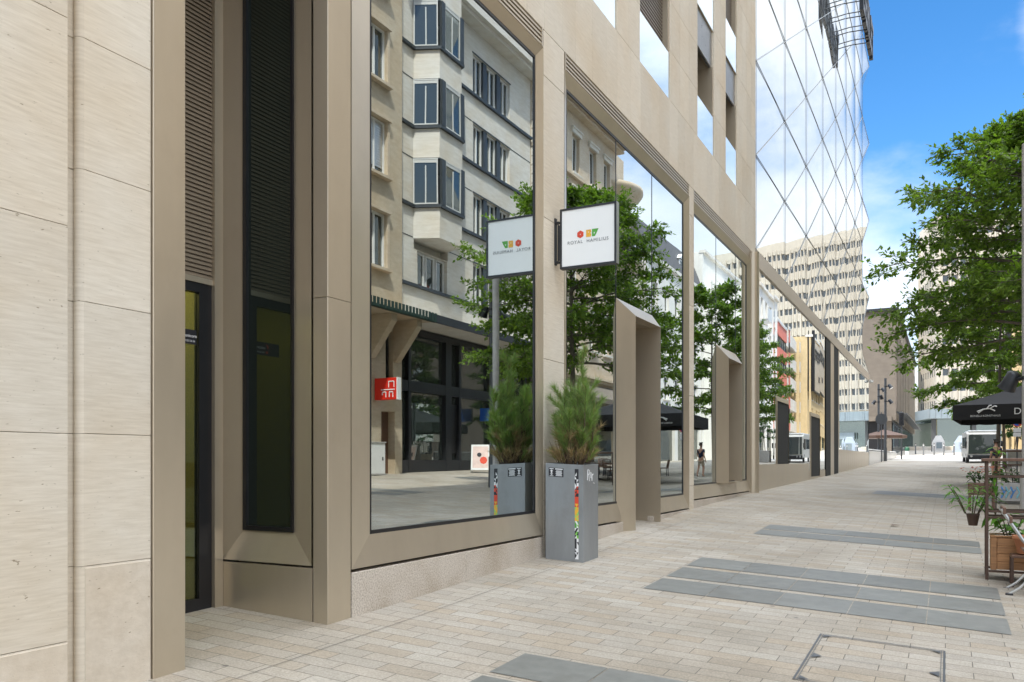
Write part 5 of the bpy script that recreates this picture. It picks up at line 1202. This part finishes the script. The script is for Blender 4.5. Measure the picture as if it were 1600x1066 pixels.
def chair(x, y, rz, label='dark wicker cafe chair at a terrace table'):
    t = thing('cafe_chair', label, 'chair', (x, y, zg(x, y)), rz, 'dark cafe chairs on the terrace')
    for sx in (-1, 1):
        for sy in (-1, 1): MB().tube([(sx*.17, sy*.17, 0), (sx*.16, sy*.16, .32)], .014, 6).build('leg', M['dark_metal'], t)
    MB().bevbox((-.19,-.19,.32), (.19,.19,.36), .015).build('seat', M['darkwood'], t)
    mb = MB(); mb.tube([(-.17,.17,.36), (-.18,.23,.66), (0,.27,.70), (.18,.23,.66), (.17,.17,.36)], .014, 6)
    for k in range(5): mb.tube([(-.13+.065*k,.18,.36), (-.13+.065*k,.25,.68)], .009, 5)
    mb.build('backrest', M['darkwood'], t); return t
def table(x, y):
    t = thing('cafe_table', 'small round dark cafe table under the parasols', 'table', (x, y, zg(x, y)), 0, 'round cafe tables on the terrace')
    MB().lathe([(.34,.50),(.35,.515),(.34,.53)], 22).build('table_top', M['darkwood'], t); MB().lathe([(.2,0),(.2,.02),(.03,.05),(.03,.5)], 14).build('pedestal', M['dark_metal'], t); return t
for (x, y) in ((6.0, 27.6), (6.6, 30.2), (7.6, 28.6), (8.3, 32.0), (7.2, 33.5)):
    table(x, y)
    for a in (30, 150, 270): chair(x+.55*math.cos(R(a)), y+.55*math.sin(R(a)), R(a-90))
# plant rack at the right edge
rk = thing('plant_rack', 'tall brown steel plant rack at the edge of the cafe terrace', 'rack', (4.10, 9.30, zg(4.10, 9.30)), R(-1))
RW, RD, RH = 1.0, .34, 1.16
for (x, y) in ((0,0), (RW,0), (0,RD), (RW,RD)):
    MB().bevbox((x, y, 0), (x+.028, y+.028, RH), .002).build('post', M['rust'], rk)
for z in (.075, .60, .66, 1.00):
    mb = MB(); mb.bevbox((.029,.002,z), (RW-.001,.024,z+.022), .002); mb.bevbox((.029,RD+.003,z), (RW-.001,RD+.025,z+.022), .002); mb.bevbox((.004,.029,z), (.024,RD-.001,z+.022), .002); mb.bevbox((RW+.004,.029,z), (RW+.024,RD-.001,z+.022), .002); mb.build('rail', M['rust'], rk)
mb = MB(); mb.bevbox((-.03,-.03,RH), (RW+.06,RD+.06,RH+.03), .004); mb.build('top_board', M['darkwood'], rk)
wb = thing('wooden_trough', 'oiled wooden planter trough of horizontal boards on the lowest shelf of the rack', 'planter', (4.10, 9.30, zg(4.10, 9.30)), R(-1))
mb = MB()
for k in range(4): mb.bevbox((.10, .012, .105+k*.078), (.94, .034, .180+k*.078), .003); mb.bevbox((.10, RD-.02, .105+k*.078), (.94, RD, .180+k*.078), .003)
mb.bevbox((.045,.008,.10), (.098,.04,.42), .003); mb.bevbox((.942,.008,.10), (.99,.04,.42), .003); mb.bevbox((.045,.041,.10), (.07,RD-.022,.42), .003); mb.bevbox((.965,.041,.10), (.99,RD-.022,.42), .003)
mb.build('boards', M['wood'], wb); mb = MB(); mb.bevbox((.04,.0,.421), (.995,.05,.436), .003); mb.bevbox((.04,RD-.04,.421), (.995,RD+.01,.436), .003); mb.bevbox((.04,.051,.421), (.09,RD-.041,.436), .003); mb.build('rim', M['wood'], wb)
mb = MB(); mb.box((.07,.04,.3), (.965,RD-.025,.39)); mb.build('soil', M['soil'], wb)
def broad_leaf(mb, p, d, L, w, droop=.5):
    d = d.normalized(); s = d.cross(Vector((0,0,1)))
    s = s.normalized() if s.length > .01 else Vector((1,0,0)); vs = []; n = 6
    for k in range(n+1):
        u = k/n; c = p+d*L*u+Vector((0,0,-droop*L*u*u)); ww = w*math.sin(math.pi*min(.98, .06+u*.94))**.8
        vs += [c-s*ww+Vector((0,0,.25*ww)), c, c+s*ww+Vector((0,0,.25*ww))]
    mb.add(vs, [(3*k, 3*k+1, 3*k+4, 3*k+3) for k in range(n)]+[(3*k+1, 3*k+2, 3*k+5, 3*k+4) for k in range(n)], 0, True)
def leafy_plant(label, loc, n, h, L, w, mat_='plantleaf', spread=.5, seed=1, stems=4, rad=.06, name='leafy_plant'):
    t = thing(name, label, 'plant', loc); rr = random.Random(seed); lf = MB(); sm_ = MB()
    for s in range(stems):
        a = s*2.4+rr.random(); b = Vector((rad*math.cos(a), rad*math.sin(a), 0)); top = b+Vector((math.cos(a)*spread*h*.5, math.sin(a)*spread*h*.5, h*rr.uniform(.75,1.05))); sm_.tube([b, b.lerp(top,.5)+Vector((0,0,.02)), top], [.006,.005,.003], 5)
        for k in range(n):
            u = .2+.8*k/n; p = b.lerp(top, u); az = k*2.4+rr.random()*.8; broad_leaf(lf, p, Vector((math.cos(az), math.sin(az), rr.uniform(.15,.8))), L*rr.uniform(.7,1.2)*(1.2-.4*u), w*rr.uniform(.7,1.1), rr.uniform(.35,.9))
    sm_.build('stems', M['twig'], t); lf.build('leaves', M[mat_], t); return t
zt_ = zg(4.3, 9.45)+.39
leafy_plant('broad-leaved green plant growing in the wooden trough', (4.34, 9.46, zt_), 6, .30, .17, .042, 'plantleaf', .8, 3, 5)
leafy_plant('second broad-leaved plant at the right end of the wooden trough', (4.72, 9.48, zt_), 6, .32, .16, .040, 'plantleaf', .8, 5, 4)
leafy_plant('tall single-stemmed plant with long hanging leaves behind the rack rails', (4.20, 9.56, zg(4.2, 9.5)+.62), 26, .66, .15, .020, 'plantleaf', .06, 8, 1, 0)
leafy_plant('feathery pale green plant spilling out left of the rack post', (3.99, 9.52, zg(4.0, 9.5)+.62), 18, .34, .15, .012, 'plantleaf', .9, 12, 6)
pt = thing('hanging_pot', 'small dark pot hung on the left side of the rack under the feathery plant', 'pot', (4.0, 9.52, zg(4.0, 9.5)+.46))
MB().lathe([(.04,.04),(.058,.14),(.062,.16),(.054,.16),(.050,.13)], 18).build('body', M['rust'], pt); MB().lathe([(.051,.14),(.001,.145)], 16).build('soil', M['soil'], pt)
fl = leafy_plant('low plant with pink flowers at the corner of the terrace', (4.33, 17.5, zg(4.33, 17.5)+.52), 9, .22, .13, .035, 'darkleaf', 1.1, 21, 7, .1, 'flowering_plant')
mb = MB(); rr = random.Random(4)
for k in range(60):
    p = Vector((rr.gauss(0,.16), rr.gauss(0,.12), .18+rr.random()*.12)); a = rr.random()*6
    for q in range(5): broad_leaf(mb, p, Vector((math.cos(a+q*1.257), math.sin(a+q*1.257), .4)), .035, .014, .1)
mb.build('flowers', M['pink'], fl)
fp = thing('flower_stand', 'dark wooden stand under the pink flowering plant', 'stand', (4.33, 17.5, zg(4.33, 17.5)))
MB().bevbox((-.22,-.18,.30), (.22,.18,.52), .01).build('box', M['darkwood'], fp)
for sx in (-1, 1):
    for sy in (-1, 1): MB().box((sx*.19-.02, sy*.15-.02, 0), (sx*.19+.02, sy*.15+.02, .299)).build('leg', M['darkwood'], fp)
# concrete trough with graffiti and shrubs
ct = thing('concrete_trough', 'grey concrete planter trough with blue and purple graffiti behind the rack', 'planter', (4.66, 20.2, zg(4.7, 20.2)), R(-2))
mb = MB(); mb.bevbox((0,0,.05), (1.9,.08,.44), .01); mb.bevbox((0,.52,.05), (1.9,.6,.44), .01); mb.bevbox((0,.081,.05), (.08,.519,.44), .01); mb.bevbox((1.82,.081,.05), (1.9,.519,.44), .01); mb.box((.1,.1,0), (1.8,.5,.06)); mb.build('body', M['concrete'], ct)
MB().box((.08,.08,.3), (1.82,.52,.40)).build('soil', M['soil'], ct)
mb = MB()
for i, (x, c) in enumerate(((.12,0),(.2,1),(.29,0),(.40,1),(.66,2),(.78,2))):
    mb.tube([(x,-.002,.12),(x+.05,-.002,.24),(x,-.002,.36)], .016, 4, c); mb.tube([(x,-.002,.15),(x+.09,-.002,.3)], .012, 4, c)
mb.tube([(.62,-.003,.15),(.60,-.003,.3),(.70,-.003,.38),(.80,-.003,.3),(.78,-.003,.14),(.66,-.003,.1)], .02, 5, 2)
mb.build('graffiti', [mat('graffiti_blue', (.10,.28,.62), .6, 0, .1, 8), mat('graffiti_cyan', (.25,.55,.62), .6, 0, .1, 8), mat('graffiti_purple', (.25,.04,.20), .6, 0, .1, 8)], ct)
for i, x in enumerate((.35, .85, 1.35)):
    leafy_plant(('bushy green shrub at the left of the concrete trough', 'bushy green shrub in the middle of the concrete trough', 'bushy green shrub at the right of the concrete trough')[i], (4.66+x, 20.5, zg(4.7, 20.2)+.40), 22, .34, .08, .022, 'darkleaf', .9, 31+i, 10, .12, 'shrub')
# terrace railing behind
rl = thing('terrace_railing', 'brown wood-topped terrace railing with dark posts beyond the rack', 'railing', (4.85, 25.6, zg(4.9, 25.6)), R(-2))
MB().bevbox((0,-.05,1.08), (3.0,.05,1.13), .006).build('top_rail', M['darkwood'], rl); MB().bevbox((0,-.03,.72), (3.0,.03,.755), .004).build('lower_rail', M['darkwood'], rl)
for k in range(4): MB().bevbox((.06+k*.92,-.025,0), (.11+k*.92,.025,1.079), .003).build('post', M['rust'], rl)
# folding chair with terracotta pots on the near right edge
fc = thing('folding_chair', 'grey steel folding chair with brown slatted back at the right edge', 'chair', (4.54, 8.56, zg(4.54, 8.6)), R(90))
mb = MB()
fr = MB(); 
for sx in (0, .38):
    MB().tube([(sx,-.30,.02), (sx,-.22,.06), (sx,-.05,.24), (sx,.15,.47), (sx,.34,.78)], .012, 8).build('frame_side', M['alu'], fc)
    MB().tube([(sx+.02,.28,.02), (sx+.02,.20,.08), (sx+.02,.08,.22), (sx+.02,-.08,.40)], .012, 8).build('leg', M['alu'], fc)
    MB().bevbox((sx-.02,-.33,0), (sx+.02,-.27,.03), .005).build('foot_cap', M['black'], fc); MB().bevbox((sx,.25,0), (sx+.04,.31,.03), .005).build('foot_cap', M['black'], fc)
for k in range(2): MB().bevbox((-.02,.255+k*.05,.655+k*.08), (.40,.280+k*.05,.715+k*.08), .004).build('back_slat', M['darkwood'], fc)
for k in range(5): MB().bevbox((.0,-.12+k*.06,.40), (.38,-.07+k*.06,.415), .003).build('seat_slat', M['darkwood'], fc)
for i, (x, y, z) in enumerate(((4.43, 9.14, .31), (4.67, 9.14, .40))):
    p = thing('terracotta_pot', ('terracotta pot nearest the folding chair at the right edge', 'terracotta pot above the nearer one at the right edge')[i], 'pot', (x, y, zg(x, y)+z), 0, 'terracotta pots at the right edge')
    MB().lathe([(.07,0),(.10,.13),(.115,.135),(.118,.17),(.10,.17),(.095,.13)], 22).build('body', M['terracotta'], p); MB().lathe([(.097,.14),(.001,.145)], 18).build('soil', M['soil'], p)
st_ = thing('pot_stand', 'low dark two-step pot stand carrying the terracotta pots', 'stand', (4.30, 9.01, zg(4.4, 9.1)))
MB().bevbox((0,0,.275), (.25,.25,.30), .004).build('lower_shelf', M['darkwood'], st_); MB().bevbox((.26,0,.37), (.52,.25,.395), .004).build('upper_shelf', M['darkwood'], st_)
for x, y, z in ((.01,.01,.274), (.01,.23,.274), (.27,.01,.369), (.27,.23,.369), (.5,.01,.369), (.5,.23,.369)): MB().box((x-.01, y-.01, 0), (x+.012, y+.012, z)).build('leg', M['rust'], st_)
# A-board in front of the opposite shopfront
ab = thing('a_board', 'white A-board with a pale red poster on the pavement before the dark shopfront', 'sign board', (12.5, 28.3, zg(12.5, 28.3)), R(-25))
for s in (-1, 1):
    mb = MB(); mb.add([(-.36, s*.28, .12), (.36, s*.28, .12), (.36, s*.03, 1.12), (-.36, s*.03, 1.12), (-.36, s*.28-s*.03, .12), (.36, s*.28-s*.03, .12), (.36, s*.03-s*.03, 1.12), (-.36, s*.03-s*.03, 1.12)], [(0,1,2,3),(4,7,6,5),(0,4,5,1),(3,2,6,7),(0,3,7,4),(1,5,6,2)]); b = mb.build('panel', M['white'], ab)
    mb = MB(); yy = lambda z: s*(.28-.25*(z-.12)+.004)
    mb.add([(-.30, yy(.2), .2), (.30, yy(.2), .2), (.30, yy(1.05), 1.05), (-.30, yy(1.05), 1.05)], [(0,1,2,3)], 0); mb.add([(-.12+.15*math.cos(k*.785), yy(.5+.15*math.sin(k*.785))+s*.003, .5+.15*math.sin(k*.785)) for k in range(8)], [tuple(range(8))], 1); mb.add([(.05+.09*math.cos(k*.785), yy(.72+.09*math.sin(k*.785))+s*.004, .72+.09*math.sin(k*.785)) for k in range(8)], [tuple(range(8))], 2)
    mb.build('poster', [mat('poster_pink', (.72,.55,.50), .5, 0, .15, 4), M['red'], M['black_print']], b)
mb = MB()
for sx in (-1, 1):
    for s in (-1, 1): mb.tube([(sx*.36, s*.28, .13), (sx*.36, s*.31, 0)], .015, 6)
mb.build('feet', M['alu'], ab)
# more small trees in tubs seen in the glass
for i, (x, y) in enumerate(((7.4, 58.5), (7.0, 50.5))):
    tb = thing('tub', ('grey tub holding the farther small clipped tree', 'grey tub holding the nearer small clipped tree')[i], 'planter', (x, y, zg(x, y)), 0, 'grey tubs with small trees')
    MB().bevbox((-.45,-.45,0), (.45,.45,.8), .02).build('box', M['concrete'], tb)
    w_, l_ = make_tree(60+i, 2.3, .8, .9, .03, 10, 5, 4, 6, .14); t = thing('tub_tree', ('farther small round tree in a grey tub', 'nearer small round tree in a grey tub')[i], 'tree', (x, y, zg(x, y)+.78)); w_.build('trunk', M['bark'], t); l_.build('crown', M['darkleaf'], t)
# ------------------------------------------------------------------ person walking beyond the terrace
def skin_body(name, joints, edges, parent, mat_, lvl=2):
    me = bpy.data.meshes.new(name); me.from_pydata([j[0] for j in joints], edges, []); me.materials.append(mat_); o = bpy.data.objects.new(name, me); COL.objects.link(o); o.parent = parent
    sk = o.modifiers.new('skin', 'SKIN'); sk.use_smooth_shade = True; su = o.modifiers.new('sub', 'SUBSURF'); su.levels = lvl; su.render_levels = lvl
    lay = me.skin_vertices[0].data if len(me.skin_vertices) else None
    for i, j in enumerate(joints):
        r = j[1] if isinstance(j[1], tuple) else (j[1], j[1]); lay[i].radius = r
    lay[0].use_root = True; return o
px_, py_ = 5.33, 34.6
pe = thing('person', 'person in a dark navy T-shirt and pale shorts walking beyond the parasol', 'person', (px_, py_, zg(px_, py_)), R(200)); pe.scale = (.80,)*3
J = [((0,0,.92),(.14,.10)), ((0,0,1.12),(.135,.095)), ((0,.01,1.36),(.16,.10)), ((0,.02,1.48),(.06,.06)), ((0,.0,1.58),(.055,.06)), ((0,-.02,1.70),(.075,.095)), ((0,-.01,1.79),(.05,.06)),
     ((.09,0,.86),.085), ((.10,-.10,.48),.058), ((.10,-.02,.09),.036), ((.10,-.17,.04),.035), ((-.09,0,.86),.085), ((-.10,.08,.48),.058), ((-.10,.24,.12),.036), ((-.10,.13,.03),.035),
     ((.19,.02,1.42),.055), ((.23,.08,1.14),.042), ((.23,-.06,.93),.030), ((.225,-.10,.86),.028), ((-.19,.02,1.42),.055), ((-.24,.0,1.14),.042), ((-.23,-.17,.98),.030), ((-.225,-.22,.93),.028)]
E = [(0,1),(1,2),(2,3),(3,4),(4,5),(5,6),(0,7),(7,8),(8,9),(9,10),(0,11),(11,12),(12,13),(13,14),(2,15),(15,16),(16,17),(17,18),(2,19),(19,20),(20,21),(21,22)]
for sx, (hx, hy, hz) in ((1, (.225,-.10,.86)), (-1, (-.225,-.22,.93))):
    base = 18 if sx > 0 else 22
    for k in range(5):
        a = len(J); L = (.05,.075,.08,.075,.06)[k]; dx = (-.03*sx, 0, 0, 0, 0)[k]
        J.append(((hx+dx*.6, hy-.03+.018*(k-2), hz-.035), .010)); J.append(((hx+dx, hy-.035+.018*(k-2), hz-.035-L), .008)); E += [(base, a), (a, a+1)]
skin_body('body', J, E, pe, M['skin'])
def sub(idx, grow, cut=None): return [(J[i][0], tuple(x*grow+.008 for x in (J[i][1] if isinstance(J[i][1], tuple) else (J[i][1],)*2))) for i in idx]
skin_body('shirt', sub([0,1,2], 1.05)+[((.19,.02,1.42),.07), ((.215,.05,1.26),.062), ((-.19,.02,1.42),.07), ((-.22,.01,1.26),.062)], [(0,1),(1,2),(2,3),(3,4),(2,5),(5,6)], pe, M['navy'])
skin_body('shorts', [((0,0,.93),(.15,.115)), ((.09,0,.84),.105), ((.10,-.07,.56),.085), ((-.09,0,.84),.105), ((-.10,.05,.56),.085)], [(0,1),(1,2),(0,3),(3,4)], pe, M['beige'])
skin_body('hair', [((0,.01,1.74),(.082,.098)), ((0,.01,1.80),(.06,.075)), ((0,.05,1.68),(.06,.05))], [(0,1),(0,2)], pe, M['hair'])
fm = MB()
for sx in (-1, 1): fm.lathe([(.0,-.009),(.009,0),(.0,.009)], 8, (sx*.032,-.113,1.715)); fm.lathe([(.0,-.03),(.014,-.01),(.014,.012),(.0,.03)], 8, (sx*.082,-.01,1.70))
fm.add([(0,-.12,1.715), (-.014,-.112,1.68), (.014,-.112,1.68), (0,-.142,1.683)], [(0,1,3),(0,3,2),(1,2,3)]); fm.box((-.025,-.115,1.652), (.025,-.108,1.660)); fm.build('face', M['skin'], pe)

lf_ = MB(); p_ = (3.05, 13.3)
broad_leaf(lf_, Vector((0,0,.02)), Vector((1,.3,.1)), .11, .035, .1); broad_leaf(lf_, Vector((.02,.03,.015)), Vector((-.6,1,.2)), .09, .03, .1)
o_ = lf_.build('fallen_leaf', M['darkwood']); o_.location = (p_[0], p_[1], zg(*p_)); tag(o_, 'dry brown fallen leaf lying alone on the paving beyond the slate bands', 'leaf')

ctr = thing('shop_counter', 'red counter glimpsed inside the shop behind the second display window', 'counter', (-1.5, 9.3, -.9))
MB().bevbox((0,0,0), (.55,.75,.86), .01).build('body', M['signred'], ctr); MB().bevbox((-.05,-.12,.861), (.62,.9,.93), .01).build('top', M['red'], ctr)
